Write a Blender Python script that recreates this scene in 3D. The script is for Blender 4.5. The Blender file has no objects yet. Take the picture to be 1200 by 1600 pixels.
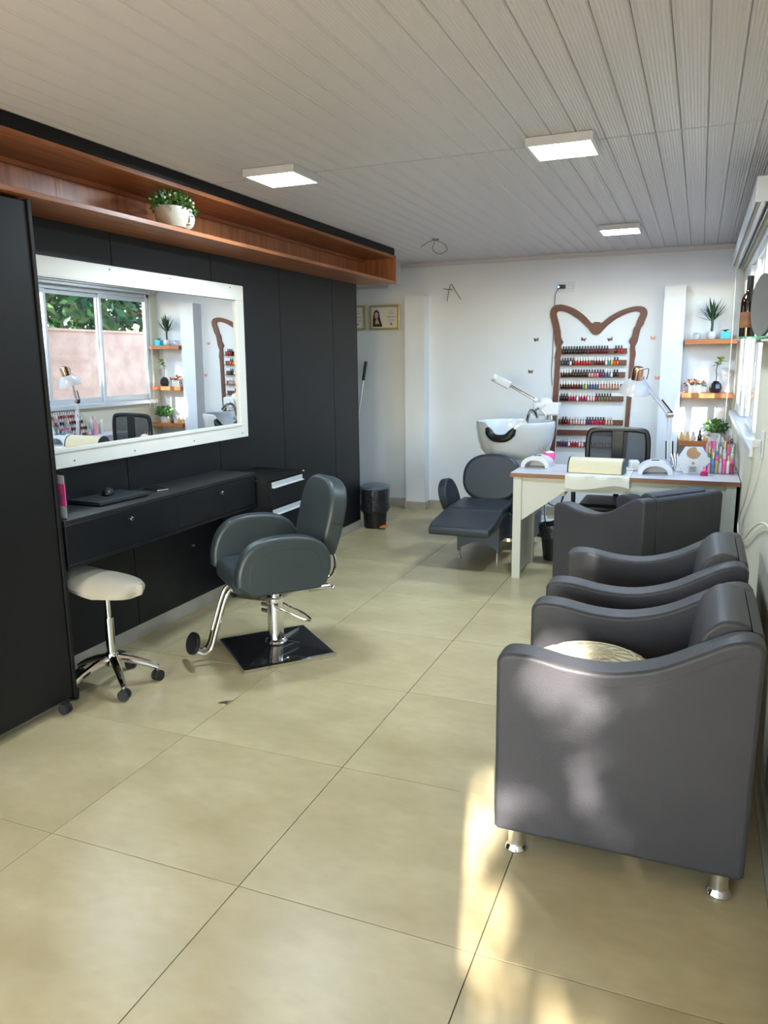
import bpy, bmesh, math, random
from mathutils import Vector, Matrix
random.seed(7)
PI = math.pi
sc = bpy.context.scene
COL = sc.collection

# ------------------------------------------------------------------ camera
cd = bpy.data.cameras.new('camera'); cam = bpy.data.objects.new('camera', cd); COL.objects.link(cam)
cd.sensor_fit = 'VERTICAL'; cd.sensor_height = 36.0; cd.lens = 1194.94 / 1600 * 36.0
cd.clip_start = 0.02; cd.clip_end = 200
PITCH, YAW, ROLL = 0.194658, 0.388079, -0.0126613
_f = Vector((-math.sin(YAW) * math.cos(PITCH), math.cos(YAW) * math.cos(PITCH), -math.sin(PITCH)))
_r = Vector((math.cos(YAW), math.sin(YAW), 0)); _u = _r.cross(_f)
_r2 = _r * math.cos(ROLL) + _u * math.sin(ROLL); _u2 = -_r * math.sin(ROLL) + _u * math.cos(ROLL)
cam.matrix_world = Matrix(((_r2.x, _u2.x, -_f.x, 0), (_r2.y, _u2.y, -_f.y, 0), (_r2.z, _u2.z, -_f.z, 1.56), (0, 0, 0, 1)))
sc.camera = cam

# ------------------------------------------------------------------ world, sun, exposure
SUN_AZ, SUN_EL = math.radians(14), math.radians(25)
w = bpy.data.worlds.new('world'); sc.world = w; w.use_nodes = True
nt = w.node_tree; bg = nt.nodes['Background']
sky = nt.nodes.new('ShaderNodeTexSky'); sky.sky_type = 'NISHITA'; sky.sun_disc = False
sky.sun_elevation = SUN_EL; sky.sun_rotation = math.radians(166); sky.air_density = 1.2; sky.dust_density = 0.7
tint = nt.nodes.new('ShaderNodeVectorMath'); tint.operation = 'MULTIPLY'; tint.inputs[1].default_value = (0.80, 0.95, 1.15)
nt.links.new(sky.outputs[0], tint.inputs[0]); nt.links.new(tint.outputs[0], bg.inputs[0]); bg.inputs[1].default_value = 0.72
sd = bpy.data.lights.new('sun_offscreen', 'SUN'); sd.energy = 24; sd.angle = math.radians(0.53); sd.color = (1, 0.89, 0.80)
sun = bpy.data.objects.new('sun_offscreen', sd); COL.objects.link(sun)
SD = Vector((-math.sin(SUN_AZ) * math.cos(SUN_EL), math.cos(SUN_AZ) * math.cos(SUN_EL), -math.sin(SUN_EL)))
sun.rotation_euler = SD.to_track_quat('-Z', 'Y').to_euler(); sun.location = (3, -8, 6)
sc.cycles.use_light_tree = False; sc.cycles.caustics_reflective = False; sc.cycles.caustics_refractive = False; sc.cycles.blur_glossy = 0.5; sc.cycles.use_guiding = True
vs = sc.view_settings
vs.view_transform = 'Standard'; vs.look = 'None'; vs.gamma = 1; vs.use_curve_mapping = False; vs.exposure = 1.08

# ------------------------------------------------------------------ materials
MATS = {}
def mat(name, col, rough=0.5, metal=0.0, var=None, scale=5.0, bump=0.0, bscale=60.0, spec=0.5, trans=0.0, emit=None, coat=0.0,
        detail=4.0, alpha=1.0, ior=1.45, stretch=None, thin=False):
    m = bpy.data.materials.new(name); m.use_nodes = True; MATS[name] = m
    n = m.node_tree.nodes; l = m.node_tree.links; b = n['Principled BSDF']
    c4 = (*col, 1)
    b.inputs['Base Color'].default_value = c4; b.inputs['Roughness'].default_value = rough; b.inputs['Metallic'].default_value = metal
    b.inputs['Specular IOR Level'].default_value = spec; b.inputs['Transmission Weight'].default_value = trans; b.inputs['IOR'].default_value = ior
    b.inputs['Coat Weight'].default_value = coat; b.inputs['Alpha'].default_value = alpha
    if emit: b.inputs['Emission Color'].default_value = (*emit[0], 1); b.inputs['Emission Strength'].default_value = emit[1]
    tc = n.new('ShaderNodeTexCoord'); mp = n.new('ShaderNodeMapping'); l.new(tc.outputs['Object'], mp.inputs[0])
    if stretch: mp.inputs['Scale'].default_value = stretch
    if var:
        t = n.new('ShaderNodeTexNoise'); t.inputs['Scale'].default_value = scale; t.inputs['Detail'].default_value = detail
        l.new(mp.outputs[0], t.inputs[0])
        mx = n.new('ShaderNodeMix'); mx.data_type = 'RGBA'; mx.inputs[6].default_value = c4; mx.inputs[7].default_value = (*var, 1)
        rp = n.new('ShaderNodeMapRange'); rp.inputs[1].default_value = 0.35; rp.inputs[2].default_value = 0.65
        l.new(t.outputs[0], rp.inputs[0]); l.new(rp.outputs[0], mx.inputs[0]); l.new(mx.outputs[2], b.inputs['Base Color'])
    if bump:
        t2 = n.new('ShaderNodeTexNoise'); t2.inputs['Scale'].default_value = bscale; t2.inputs['Detail'].default_value = 3
        l.new(mp.outputs[0], t2.inputs[0])
        bp = n.new('ShaderNodeBump'); bp.inputs['Strength'].default_value = bump; bp.inputs['Distance'].default_value = 0.01
        l.new(t2.outputs[0], bp.inputs['Height']); l.new(bp.outputs[0], b.inputs['Normal'])
    return m
def S(r, g, b):                                     # sRGB 0-255 -> linear
    f = lambda v: (v / 255 / 12.92) if v / 255 <= 0.04045 else ((v / 255 + 0.055) / 1.055) ** 2.4
    return (f(r), f(g), f(b))

M_wall = mat('wall_paint', S(222, 226, 232), 0.75, var=S(216, 220, 226), scale=1.5, bump=0.05, bscale=40)
M_wallr = mat('wall_paint_right', S(215, 210, 190), 0.7, bump=0.05, bscale=40)
M_black = mat('black_laminate', S(15, 18, 22), 0.42, var=S(18, 21, 25), scale=8, bump=0.03, bscale=300, spec=0.35)
M_cab = mat('black_satin_door', S(15, 15, 16), 0.5, var=S(18, 18, 18), scale=3, spec=0.35)
M_counter = mat('black_counter_top', S(30, 30, 32), 0.5, var=S(25, 25, 27), scale=20, bump=0.05, bscale=200, spec=0.4)
M_grout = mat('grout', S(84, 72, 56), 0.9)
M_base = mat('grey_skirting', S(172, 166, 152), 0.4, var=S(158, 152, 140), scale=6)
M_pvc = mat('white_pvc', S(202, 199, 204), 0.35)
M_white = mat('white_lacquer', S(240, 238, 230), 0.35)
M_frame = mat('ivory_mirror_frame', S(234, 233, 228), 0.45, var=S(229, 228, 222), scale=3)
M_mirror = mat('mirror_silver', (0.93, 0.94, 0.94), 0.01, 1.0)
M_alu = mat('white_aluminium', S(214, 219, 222), 0.3, 0.35)
def sheet_glass(name, tint, refl):
    m = bpy.data.materials.new(name); m.use_nodes = True; n = m.node_tree.nodes; l = m.node_tree.links
    n.remove(n['Principled BSDF']); o = n['Material Output']
    t = n.new('ShaderNodeBsdfTransparent'); t.inputs[0].default_value = (*tint, 1); g = n.new('ShaderNodeBsdfGlossy'); g.inputs['Roughness'].default_value = 0.02
    lw = n.new('ShaderNodeLayerWeight'); pw_ = n.new('ShaderNodeMath'); pw_.operation = 'POWER'; pw_.inputs[1].default_value = 5
    l.new(lw.outputs['Facing'], pw_.inputs[0]); fr = n.new('ShaderNodeMapRange'); fr.inputs[3].default_value = refl; fr.inputs[4].default_value = 0.7; l.new(pw_.outputs[0], fr.inputs[0])
    mx = n.new('ShaderNodeMixShader')
    l.new(fr.outputs[0], mx.inputs[0]); l.new(t.outputs[0], mx.inputs[1]); l.new(g.outputs[0], mx.inputs[2]); l.new(mx.outputs[0], o.inputs['Surface'])
    return m
M_glass = sheet_glass('window_glass', (0.97, 0.985, 0.985), 0.02)
M_chrome = mat('chrome', (0.78, 0.78, 0.78), 0.09, 1.0)
M_steel = mat('brushed_steel', (0.62, 0.62, 0.62), 0.28, 1.0)
M_blackch = mat('black_chrome', (0.05, 0.05, 0.055), 0.08, 0.6, coat=1.0)
M_leather = mat('grey_leatherette', S(61, 60, 65), 0.5, var=S(57, 56, 61), scale=4, bump=0.12, bscale=160)
M_barber = mat('charcoal_vinyl', S(52, 61, 64), 0.42, var=S(49, 57, 60), scale=5, bump=0.06, bscale=220)
M_wash = mat('slate_vinyl', S(46, 54, 62), 0.45, bump=0.06, bscale=220)
M_washb = mat('slate_plastic', S(62, 72, 86), 0.5)
M_plast = mat('black_plastic', S(22, 23, 25), 0.4)
M_rubber = mat('black_rubber', S(28, 28, 30), 0.7)
M_ceramic = mat('white_ceramic', S(206, 210, 214), 0.12, coat=0.6)
M_whpl = mat('white_plastic', S(210, 212, 216), 0.35)
M_cream = mat('cream_leatherette', S(212, 202, 172), 0.5, bump=0.08, bscale=150)
M_towel = mat('white_towel', S(216, 213, 202), 0.9, bump=0.3, bscale=250)
M_quilt = mat('cream_quilt', S(216, 208, 180), 0.85, bump=0.6, bscale=30)
M_stool = mat('cream_stool_vinyl', S(166, 158, 142), 0.5, bump=0.05, bscale=150)
M_brown = mat('brown_mdf', S(98, 58, 46), 0.45, var=S(90, 52, 42), scale=4)
M_edge = mat('walnut_edge', S(140, 95, 65), 0.45, var=S(118, 78, 52), scale=3, stretch=(1, 12, 12))
M_gold = mat('rose_gold', (0.86, 0.55, 0.40), 0.18, 1.0)
M_goldf = mat('gold_frame', (0.72, 0.62, 0.26), 0.3, 0.9)
M_paper = mat('certificate_paper', S(226, 224, 216), 0.6)
M_bag = mat('black_bin_bag', S(38, 40, 46), 0.25, bump=0.9, bscale=22)
M_orange = mat('orange_pedal', S(214, 120, 62), 0.5)
M_lid = mat('grey_lid', S(96, 108, 114), 0.35)
M_desk = mat('white_laminate', S(190, 191, 180), 0.4)
M_deskt = mat('desk_top', S(206, 204, 210), 0.35, var=S(198, 196, 203), scale=6)
M_pink = mat('pink_plastic', S(255, 95, 175), 0.35)
M_hair = mat('dark_print', S(58, 42, 40), 0.6); M_skin = mat('skin_print', S(205, 165, 145), 0.6); M_print = mat('grey_print', S(120, 118, 112), 0.6)
M_acryl = sheet_glass('clear_acrylic', (0.95, 0.96, 0.975), 0.04)
M_greeng = mat('green_edge_glass', S(150, 225, 190), 0.03, trans=0.85, ior=1.4)
M_bottle = mat('dark_bottle_glass', S(26, 14, 14), 0.06, coat=0.8)
M_leaf = mat('leaf_green', S(78, 128, 48), 0.5, var=S(44, 88, 36), scale=9)
M_leafg = mat('garden_leaf', S(52, 96, 40), 0.55, var=S(30, 62, 30), scale=6)
M_leafd = mat('dark_leaf', S(36, 66, 46), 0.45, var=S(48, 84, 52), scale=12)
M_leafl = mat('lime_leaf', S(196, 202, 118), 0.5, var=S(150, 168, 74), scale=25)
M_bark = mat('bark', S(96, 74, 58), 0.9, var=S(70, 54, 44), scale=6, bump=0.5, bscale=20)
M_petal = mat('white_petal', S(244, 242, 230), 0.5); M_peach = mat('peach_petal', S(226, 150, 120), 0.6); M_soil = mat('soil', S(48, 38, 30), 0.9)
M_teal = mat('turquoise_glaze', S(60, 196, 214), 0.25); M_vase = mat('black_faceted_glass', S(32, 32, 38), 0.08, coat=0.6)
M_fence = mat('rendered_fence', S(216, 168, 140), 0.85, var=S(196, 148, 122), scale=5, bump=0.2, bscale=40)
M_ground = mat('outdoor_paving', S(176, 168, 154), 0.85, var=S(156, 148, 136), scale=2)
M_led = mat('led_diffuser', (1, 1, 1), 0.4, emit=((0.86, 0.94, 1.0), 6.0))
M_led.cycles.emission_sampling = 'NONE'
M_blue = mat('blue_led', (0.05, 0.2, 1), 0.4, emit=((0.1, 0.3, 1.0), 4.0))
M_blue.cycles.emission_sampling = 'NONE'
M_blind = mat('blind_fabric', S(205, 200, 188), 0.8)
M_wire = mat('bare_wire', S(126, 118, 92), 0.5, 0.4); M_cable = mat('white_cable', S(228, 224, 206), 0.5)
M_butter = mat('butterfly_sticker', S(110, 72, 72), 0.5); M_butterp = mat('pink_butterfly', S(226, 160, 150), 0.5)
M_laptop = mat('laptop_shell', S(44, 48, 52), 0.4); M_phone = mat('phone_glass', S(20, 22, 25), 0.1)
M_lamp = mat('lamp_white', S(212, 211, 216), 0.25)

def wood_mat(name, c1, c2, c3, axis):
    m = bpy.data.materials.new(name); m.use_nodes = True
    n = m.node_tree.nodes; l = m.node_tree.links; b = n['Principled BSDF']; b.inputs['Roughness'].default_value = 0.38
    tc = n.new('ShaderNodeTexCoord'); mp = n.new('ShaderNodeMapping'); l.new(tc.outputs['Object'], mp.inputs[0])
    s = [14, 14, 14]; s[axis] = 1.1; mp.inputs['Scale'].default_value = s
    t = n.new('ShaderNodeTexNoise'); t.inputs['Scale'].default_value = 2.2; t.inputs['Detail'].default_value = 6; t.inputs['Distortion'].default_value = 0.6
    l.new(mp.outputs[0], t.inputs[0])
    mr = n.new('ShaderNodeMapRange'); mr.inputs[1].default_value = 0.3; mr.inputs[2].default_value = 0.7; l.new(t.outputs[0], mr.inputs[0])
    mx = n.new('ShaderNodeMix'); mx.data_type = 'RGBA'; mx.inputs[6].default_value = (*c1, 1); mx.inputs[7].default_value = (*c3, 1)
    l.new(mr.outputs[0], mx.inputs[0]); l.new(mx.outputs[2], b.inputs['Base Color']); return m
M_wood = wood_mat('warm_wood', S(140, 84, 50), S(164, 102, 62), S(184, 120, 76), 2)
M_woodh = wood_mat('warm_wood_board', S(132, 78, 46), S(156, 96, 58), S(176, 114, 72), 1)
M_shelfw = wood_mat('rustic_shelf_wood', S(132, 74, 40), S(172, 98, 52), S(196, 120, 66), 0)

def tile_mat():
    m = bpy.data.materials.new('porcelain_tile'); m.use_nodes = True
    n = m.node_tree.nodes; l = m.node_tree.links; b = n['Principled BSDF']
    g = n.new('ShaderNodeNewGeometry'); oi = n.new('ShaderNodeObjectInfo')
    ad = n.new('ShaderNodeVectorMath'); ad.operation = 'ADD'
    cm = n.new('ShaderNodeVectorMath'); cm.operation = 'SCALE'; cm.inputs[0].default_value = (37, 19, 5)
    l.new(oi.outputs['Random'], cm.inputs['Scale']); l.new(g.outputs['Position'], ad.inputs[0]); l.new(cm.outputs[0], ad.inputs[1])
    t = n.new('ShaderNodeTexNoise'); t.inputs['Scale'].default_value = 2.6; t.inputs['Detail'].default_value = 2.5; t.inputs['Roughness'].default_value = 0.45
    mp = n.new('ShaderNodeMapping'); mp.inputs['Scale'].default_value = (1, 1.7, 1); mp.inputs['Rotation'].default_value = (0, 0, 0.5)
    l.new(ad.outputs[0], mp.inputs[0]); l.new(mp.outputs[0], t.inputs[0])
    def mixc(fac, a, c):
        mx = n.new('ShaderNodeMix'); mx.data_type = 'RGBA'; l.new(fac, mx.inputs[0])
        for sk, v in ((mx.inputs[6], a), (mx.inputs[7], c)):
            if isinstance(v, tuple): sk.default_value = (*v, 1)
            else: l.new(v, sk)
        return mx.outputs[2]
    def rng(src, lo, hi):
        q = n.new('ShaderNodeMapRange'); q.inputs[1].default_value = lo; q.inputs[2].default_value = hi; l.new(src, q.inputs[0]); return q.outputs[0]
    t3 = n.new('ShaderNodeTexNoise'); t3.inputs['Scale'].default_value = 14; t3.inputs['Detail'].default_value = 6; l.new(mp.outputs[0], t3.inputs[0])
    c1 = mixc(rng(t.outputs[0], 0.1, 0.9), S(176, 161, 122), S(214, 200, 161))
    c2 = mixc(rng(t3.outputs[0], 0.3, 1.6), c1, S(170, 150, 108))
    l.new(c2, b.inputs['Base Color'])
    rr = n.new('ShaderNodeMapRange'); rr.inputs[3].default_value = 0.27; rr.inputs[4].default_value = 0.37; l.new(t.outputs[0], rr.inputs[0]); l.new(rr.outputs[0], b.inputs['Roughness'])
    b.inputs['Specular IOR Level'].default_value = 0.36
    return m
M_tile = tile_mat()

# ------------------------------------------------------------------ mesh helpers
def tf(vs, M):
    if M is not None:
        for v in vs: v.co = M @ v.co
def box(bm, lo, hi, bev=0.0, seg=2, M=None):
    lo = Vector(lo); hi = Vector(hi); c = (lo + hi) / 2; d = hi - lo
    t = bmesh.new(); bmesh.ops.create_cube(t, size=1)
    for v in t.verts: v.co = Vector((v.co.x * d.x, v.co.y * d.y, v.co.z * d.z)) + c
    if bev > 0: bmesh.ops.bevel(t, geom=list(t.edges), offset=min(bev, min(d) * 0.49), segments=seg, profile=0.5, affect='EDGES')
    tf(t.verts, M); join(bm, t)
def join(bm, t):
    mp = [bm.verts.new(v.co) for v in t.verts]; t.verts.index_update()
    for f in t.faces:
        try: bm.faces.new([mp[v.index] for v in f.verts])
        except ValueError: pass
    t.free()
def prism(bm, poly, axis, d0, d1, bev=0.0, seg=2, M=None):
    """poly of 2D points; axis 'x': (y,z); 'y': (x,z); 'z': (x,y)"""
    def P(a, b, d): return {'x': (d, a, b), 'y': (a, d, b), 'z': (a, b, d)}[axis]
    t = bmesh.new()
    v0 = [t.verts.new(P(a, b, d0)) for a, b in poly]; v1 = [t.verts.new(P(a, b, d1)) for a, b in poly]
    f0 = t.faces.new(v0); f1 = t.faces.new(v1[::-1]); n = len(poly)
    for i in range(n): t.faces.new((v0[i], v0[(i + 1) % n], v1[(i + 1) % n], v1[i]))
    bmesh.ops.recalc_face_normals(t, faces=list(t.faces))
    if bev > 0:
        es = [e for e in t.edges if f0 in e.link_faces or f1 in e.link_faces]
        bmesh.ops.bevel(t, geom=es, offset=bev, segments=seg, profile=0.5, affect='EDGES', clamp_overlap=True)
    tf(t.verts, M); join(bm, t)
def tube(bm, pts, r, n=8, closed=False, cap=True):
    pts = [Vector(p) for p in pts]; m = len(pts); rings = []; up = None
    rs = r if isinstance(r, (list, tuple)) else [r] * m
    for i, p in enumerate(pts):
        a = pts[(i - 1) % m] if (closed or i > 0) else p; b = pts[(i + 1) % m] if (closed or i < m - 1) else p
        t = (b - a).normalized()
        if up is None:
            up = Vector((0, 0, 1)) if abs(t.z) < 0.9 else Vector((1, 0, 0))
        up = (up - t * up.dot(t)).normalized(); s = t.cross(up)
        rings.append([bm.verts.new(p + (up * math.cos(2 * PI * k / n) + s * math.sin(2 * PI * k / n)) * rs[i]) for k in range(n)])
    for i in range(m if closed else m - 1):
        A, B = rings[i], rings[(i + 1) % m]
        for k in range(n): bm.faces.new((A[k], A[(k + 1) % n], B[(k + 1) % n], B[k]))
    if cap and not closed:
        bm.faces.new(rings[0]); bm.faces.new(rings[-1][::-1])
def cyl(bm, p0, p1, r0, r1=None, n=16): tube(bm, [p0, p1], [r0, r0 if r1 is None else r1], n)
def lathe(bm, prof, c=(0, 0, 0), n=24, sx=1, sy=1, M=None, close=True):
    c = Vector(c); rings = []; nv = []
    for r, z in prof:
        if r < 1e-5: v = bm.verts.new(c + Vector((0, 0, z))); rings.append([v]); nv.append(v)
        else:
            ring = [bm.verts.new(c + Vector((math.cos(2 * PI * k / n) * r * sx, math.sin(2 * PI * k / n) * r * sy, z))) for k in range(n)]
            rings.append(ring); nv += ring
    for A, B in zip(rings, rings[1:]):
        for k in range(n):
            a, b = A[k % len(A)], A[(k + 1) % len(A)]; e, d = B[k % len(B)], B[(k + 1) % len(B)]
            q = []
            for v in (a, b, d, e):
                if v not in q: q.append(v)
            if len(q) > 2:
                try: bm.faces.new(q)
                except ValueError: pass
    if close:
        for R in (rings[0], rings[-1]):
            if len(R) > 2:
                try: bm.faces.new(R)
                except ValueError: pass
    tf(nv, M)
def ball(bm, c, r, s=(1, 1, 1), n=14):
    lathe(bm, [(0, -r * s[2])] + [(r * math.sin(PI * k / 8), -r * math.cos(PI * k / 8) * s[2]) for k in range(1, 8)] + [(0, r * s[2])], c, n, s[0], s[1])
def blade(bm, base, d, L, wid, droop=0.3, n=4, fold=0.0):
    base = Vector(base); d = Vector(d).normalized(); side = d.cross(Vector((0, 0, 1)))
    side = side.normalized() if side.length > 1e-3 else Vector((1, 0, 0))
    prev = None
    for i in range(n + 1):
        t = i / n; p = base + d * L * t + Vector((0, 0, -droop * L * t * t)); hw = wid * (math.sin(PI * min(1, 0.12 + 0.88 * t)) * 0.9 + 0.03)
        a = bm.verts.new(p - side * hw); b = bm.verts.new(p + side * hw)
        if prev: bm.faces.new((prev[0], prev[1], b, a))
        prev = (a, b)
def leaves(bm, n, c, rad, size, shell=0.3):
    c = Vector(c)
    for _ in range(n):
        while True:
            v = Vector((random.uniform(-1, 1), random.uniform(-1, 1), random.uniform(-1, 1)))
            if shell < v.length <= 1: break
        p = c + Vector((v.x * rad[0], v.y * rad[1], v.z * rad[2]))
        d = (v + Vector((random.uniform(-1, 1), random.uniform(-1, 1), random.uniform(-1, 1)))).normalized()
        s = d.cross(Vector((random.uniform(-1, 1), random.uniform(-1, 1), random.uniform(-1, 1)))).normalized()
        L = size * random.uniform(0.6, 1.3)
        q = [bm.verts.new(p + a) for a in (Vector(), d * L * 0.5 + s * L * 0.22, d * L, d * L * 0.5 - s * L * 0.22)]
        bm.faces.new(q)
def smooth_path(pts, n=6):
    pts = [Vector(p) for p in pts]; out = []
    for i in range(len(pts) - 1):
        p0 = pts[max(i - 1, 0)]; p1 = pts[i]; p2 = pts[i + 1]; p3 = pts[min(i + 2, len(pts) - 1)]
        for k in range(n):
            t = k / n
            out.append(0.5 * ((2 * p1) + (p2 - p0) * t + (2 * p0 - 5 * p1 + 4 * p2 - p3) * t * t + (-p0 + 3 * p1 - 3 * p2 + p3) * t ** 3))
    out.append(pts[-1]); return out
def smooth2(pts, n=6): return [(p.x, p.y) for p in smooth_path([(a, b, 0) for a, b in pts], n)]

def obj(name, bm, m, parent=None, smooth=35, loc=None, wn=True):
    bmesh.ops.recalc_face_normals(bm, faces=list(bm.faces))
    me = bpy.data.meshes.new(name); bm.to_mesh(me); bm.free()
    if smooth:
        me.shade_smooth(); me.set_sharp_from_angle(angle=math.radians(smooth))
    me.materials.append(m)
    o = bpy.data.objects.new(name, me); COL.objects.link(o)
    if parent: o.parent = parent
    if loc: o.location = loc
    if smooth >= 30 and wn:
        o.modifiers.new('weighted_normal', 'WEIGHTED_NORMAL').keep_sharp = True
    return o
def N(): return bmesh.new()
def mk(name, m, fn, parent=None, smooth=35, loc=None):
    bm = N(); fn(bm); return obj(name, bm, m, parent, smooth, loc)
def tag(o, label, cat, group=None, kind=None):
    o['label'] = label; o['category'] = cat
    if group: o['group'] = group
    if kind: o['kind'] = kind
    return o
def thing(name, label, cat, loc=(0, 0, 0), rz=0, group=None):
    o = bpy.data.objects.new(name, None); COL.objects.link(o); o.location = loc; o.rotation_euler = (0, 0, rz); o.empty_display_size = 0.05
    return tag(o, label, cat, group)
def struct(name, bm, m, label=None, parent=None, smooth=0):
    o = obj(name, bm, m, parent, smooth)
    if not parent:
        o['kind'] = 'structure'
        if label: o['label'] = label
    return o
def copy_tree(o, parent=None):
    c = o.copy(); COL.objects.link(c); c.parent = parent
    for ch in list(o.children): copy_tree(ch, c)
    return c

# ================================================================== SETTING
XR, YB, ZC, YF, XL = 0.29, 7.72, 2.54, -2.0, -2.93
def walls():
    struct('wall_back', (lambda b: (box(b, (-4.4, YB, -0.05), (XR + 0.15, YB + 0.15, ZC + 0.05)), b)[1])(N()), M_wall, 'white plastered back wall with two shallow pillars')
    b = N()
    def hole(y0, y1, z0, z1, ya, yb):
        box(b, (XR, ya, -0.05), (XR + 0.1, yb, z0)); box(b, (XR, ya, z1), (XR + 0.1, yb, ZC + 0.05))
        box(b, (XR, ya, z0), (XR + 0.1, y0, z1)); box(b, (XR, y1, z0), (XR + 0.1, yb, z1))
    hole(4.45, 7.6, 1.06, 2.3, 2.5, YB); hole(-1.85, 0.8, 0.6, 2.3, YF - 0.15, 2.5)
    struct('wall_right', b, M_wallr, 'cream painted wall with the long window')
    b = N(); box(b, (XL - 0.14, YF - 0.15, -0.05), (XL, 6.5, ZC + 0.05)); box(b, (XL - 0.14, 6.5, 2.335), (XL, YB, ZC + 0.05))
    wl = struct('wall_left', b, M_wall, 'wall clad in black panels behind the mirror')
    b = N(); box(b, (-4.4, YF, -0.05), (-4.25, YB, ZC + 0.05)); box(b, (-4.25, 6.35, -0.05), (XL - 0.14, 6.5, ZC + 0.05)); struct('wall_alcove', b, M_wall, 'white side walls of the alcove past the black panels')
    b = N(); x0, x1 = -2.7, -0.25
    box(b, (-3.1, YF - 0.15, -0.05), (x0, YF, ZC + 0.05)); box(b, (x1, YF - 0.15, -0.05), (XR, YF, ZC + 0.05)); box(b, (x0, YF - 0.15, 2.3), (x1, YF, ZC + 0.05))
    struct('wall_front', b, M_wall, 'white entrance wall with a wide doorway')
    b = N()
    for x in (x0, x1 - 0.05): box(b, (x, YF - 0.1, 0), (x + 0.05, YF - 0.05, 2.3))
    box(b, (x0 + 0.05, YF - 0.1, 2.25), (x1 - 0.05, YF - 0.05, 2.3)); struct('door_1', b, M_alu, 'aluminium frame of the entrance doorway')
    b = N(); box(b, (-3.6, -4.9, 2.6), (0.4, YF - 0.15, 2.72)); struct('added_porch_roof', b, M_wall, 'added flat porch roof blocking sun at the entrance doorway')  # unseen roof, added to keep direct sun out of the doorway
    # pillars
    b = N(); box(b, (-2.835, 7.56, 0), (-2.625, YB, 2.21)); p1 = struct('trim_1', b, M_wall, 'white boxed pillar beside the alcove')
    b = N(); box(b, (-0.335, 7.56, 0), (-0.155, YB, 2.19)); struct('trim_2', b, M_wall, 'white boxed pillar beside the niche shelves')
    # black cladding, one object per panel
    ys = [1.6, 2.48, 3.36, 4.26, 5.12, 6.01, 6.5]
    for y0, y1 in zip(ys, ys[1:]):
        b = N(); box(b, (XL, y0 + 0.003, 0.085), (-2.905, y1 - 0.003, 2.24), 0.001, 1); obj('cladding_panel', b, M_black, wl, 0)
    b = N(); box(b, (XL - 0.14, 6.5, 0.085), (-2.905, 6.515, 2.24)); obj('cladding_end_strip', b, M_black, wl, 0)
    b = N(); box(b, (XL, 1.6, 0), (-2.91, 6.5, 0.085), 0.002, 1); struct('baseboard_left', b, M_base, 'pale grey skirting below the black panels')
    b = N(); box(b, (-4.25, YB - 0.012, 0), (-2.835, YB, 0.085)); box(b, (-2.847, 7.548, 0), (-2.613, 7.56, 0.085)); box(b, (-2.625, 7.56, 0), (-2.613, YB, 0.085)); box(b, (-2.847, 7.56, 0), (-2.835, YB - .012, 0.085))
    box(b, (-2.613, YB - 0.012, 0), (-0.347, YB, 0.085)); box(b, (-0.347, 7.548, 0), (-0.143, 7.56, 0.085)); box(b, (-0.143, YB - 0.012, 0), (XR, YB, 0.085)); struct('baseboard_back', b, M_base, 'beige ceramic skirting along the back wall')
    b = N(); box(b, (XR - 0.012, YF, 0), (XR, 7.7, 0.085)); struct('baseboard_right', b, M_base, 'beige ceramic skirting along the window wall')
    # ceiling of PVC planks
    b = N(); box(b, (-4.4, YF - 0.15, ZC + 0.02), (XR + 0.15, YB + 0.15, ZC + 0.08)); ce = struct('ceiling', b, M_pvc, 'ceiling of narrow white ribbed PVC planks')
    pitch = 0.1075; meshes = {}
    def plank(L):
        bm = N(); wv = pitch - 0.0014
        prof = [(0, 0.02), (0, 0.006), (0.005, 0.0), (0.010, 0.0)]
        k = 0.010
        while k + 0.0125 < wv - 0.006:
            prof += [(k + 0.003, 0.0028), (k + 0.006, 0.0028), (k + 0.009, 0.0)]; k += 0.0125
        prof += [(wv - 0.005, 0.0), (wv, 0.006), (wv, 0.02)]
        prism(bm, prof, 'y', 0, L); return bm
    x = XR - pitch * math.floor((XR + 3.0) / pitch)
    x = XR - 0.01
    segs = ((YF, 3.845), (3.855, YB - 0.03))
    for y0, y1 in segs:
        bm = plank(y1 - y0); me0 = None; xx = XR - pitch
        while xx > -3.1:
            if me0 is None:
                o = obj('ceiling_plank', bm, M_pvc, ce, 20); me0 = o.data
            else:
                o = bpy.data.objects.new('ceiling_plank', me0); COL.objects.link(o); o.parent = ce
            o.location = (xx + 0.0007, y0, ZC); xx -= pitch
    b = N(); prism(b, [(YB, ZC), (YB - 0.03, ZC), (YB - 0.03, ZC - 0.012), (YB - 0.012, ZC - 0.03), (YB - 0.012, ZC - 0.042), (YB, ZC - 0.042)], 'x', -2.93, XR); struct('trim_3', b, M_pvc, 'white PVC cornice along the back wall')
    b = N(); prism(b, [(XR, ZC), (XR - 0.03, ZC), (XR - 0.03, ZC - 0.012), (XR - 0.012, ZC - 0.03), (XR - 0.012, ZC - 0.042), (XR, ZC - 0.042)], 'y', YF, YB - 0.03); struct('trim_4', b, M_pvc, 'white PVC cornice along the window wall')
    b = N(); box(b, (-4.25, 6.5, 2.335), (XL - 0.14, YB, 2.36)); box(b, (-4.25, YB - 0.02, 2.31), (XL - 0.14, YB, 2.335)); struct('trim_5', b, M_pvc, 'low white ceiling of the alcove')
    b = N(); box(b, (XL, 0.6, 2.482), (-2.575, 6.62, ZC - 0.002)); struct('trim_6', b, M_black, 'black fascia between wooden shelf and ceiling')
    # floor tiles
    b = N(); box(b, (-4.4, YF - 0.15, -0.06), (XR + 0.15, YB + 0.15, -0.003)); fl = struct('floor', b, M_grout, 'floor of large polished beige porcelain tiles')
    T = 0.74071; X0 = -1.94354; Y0 = 1.7367; g = 0.0016
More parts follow.
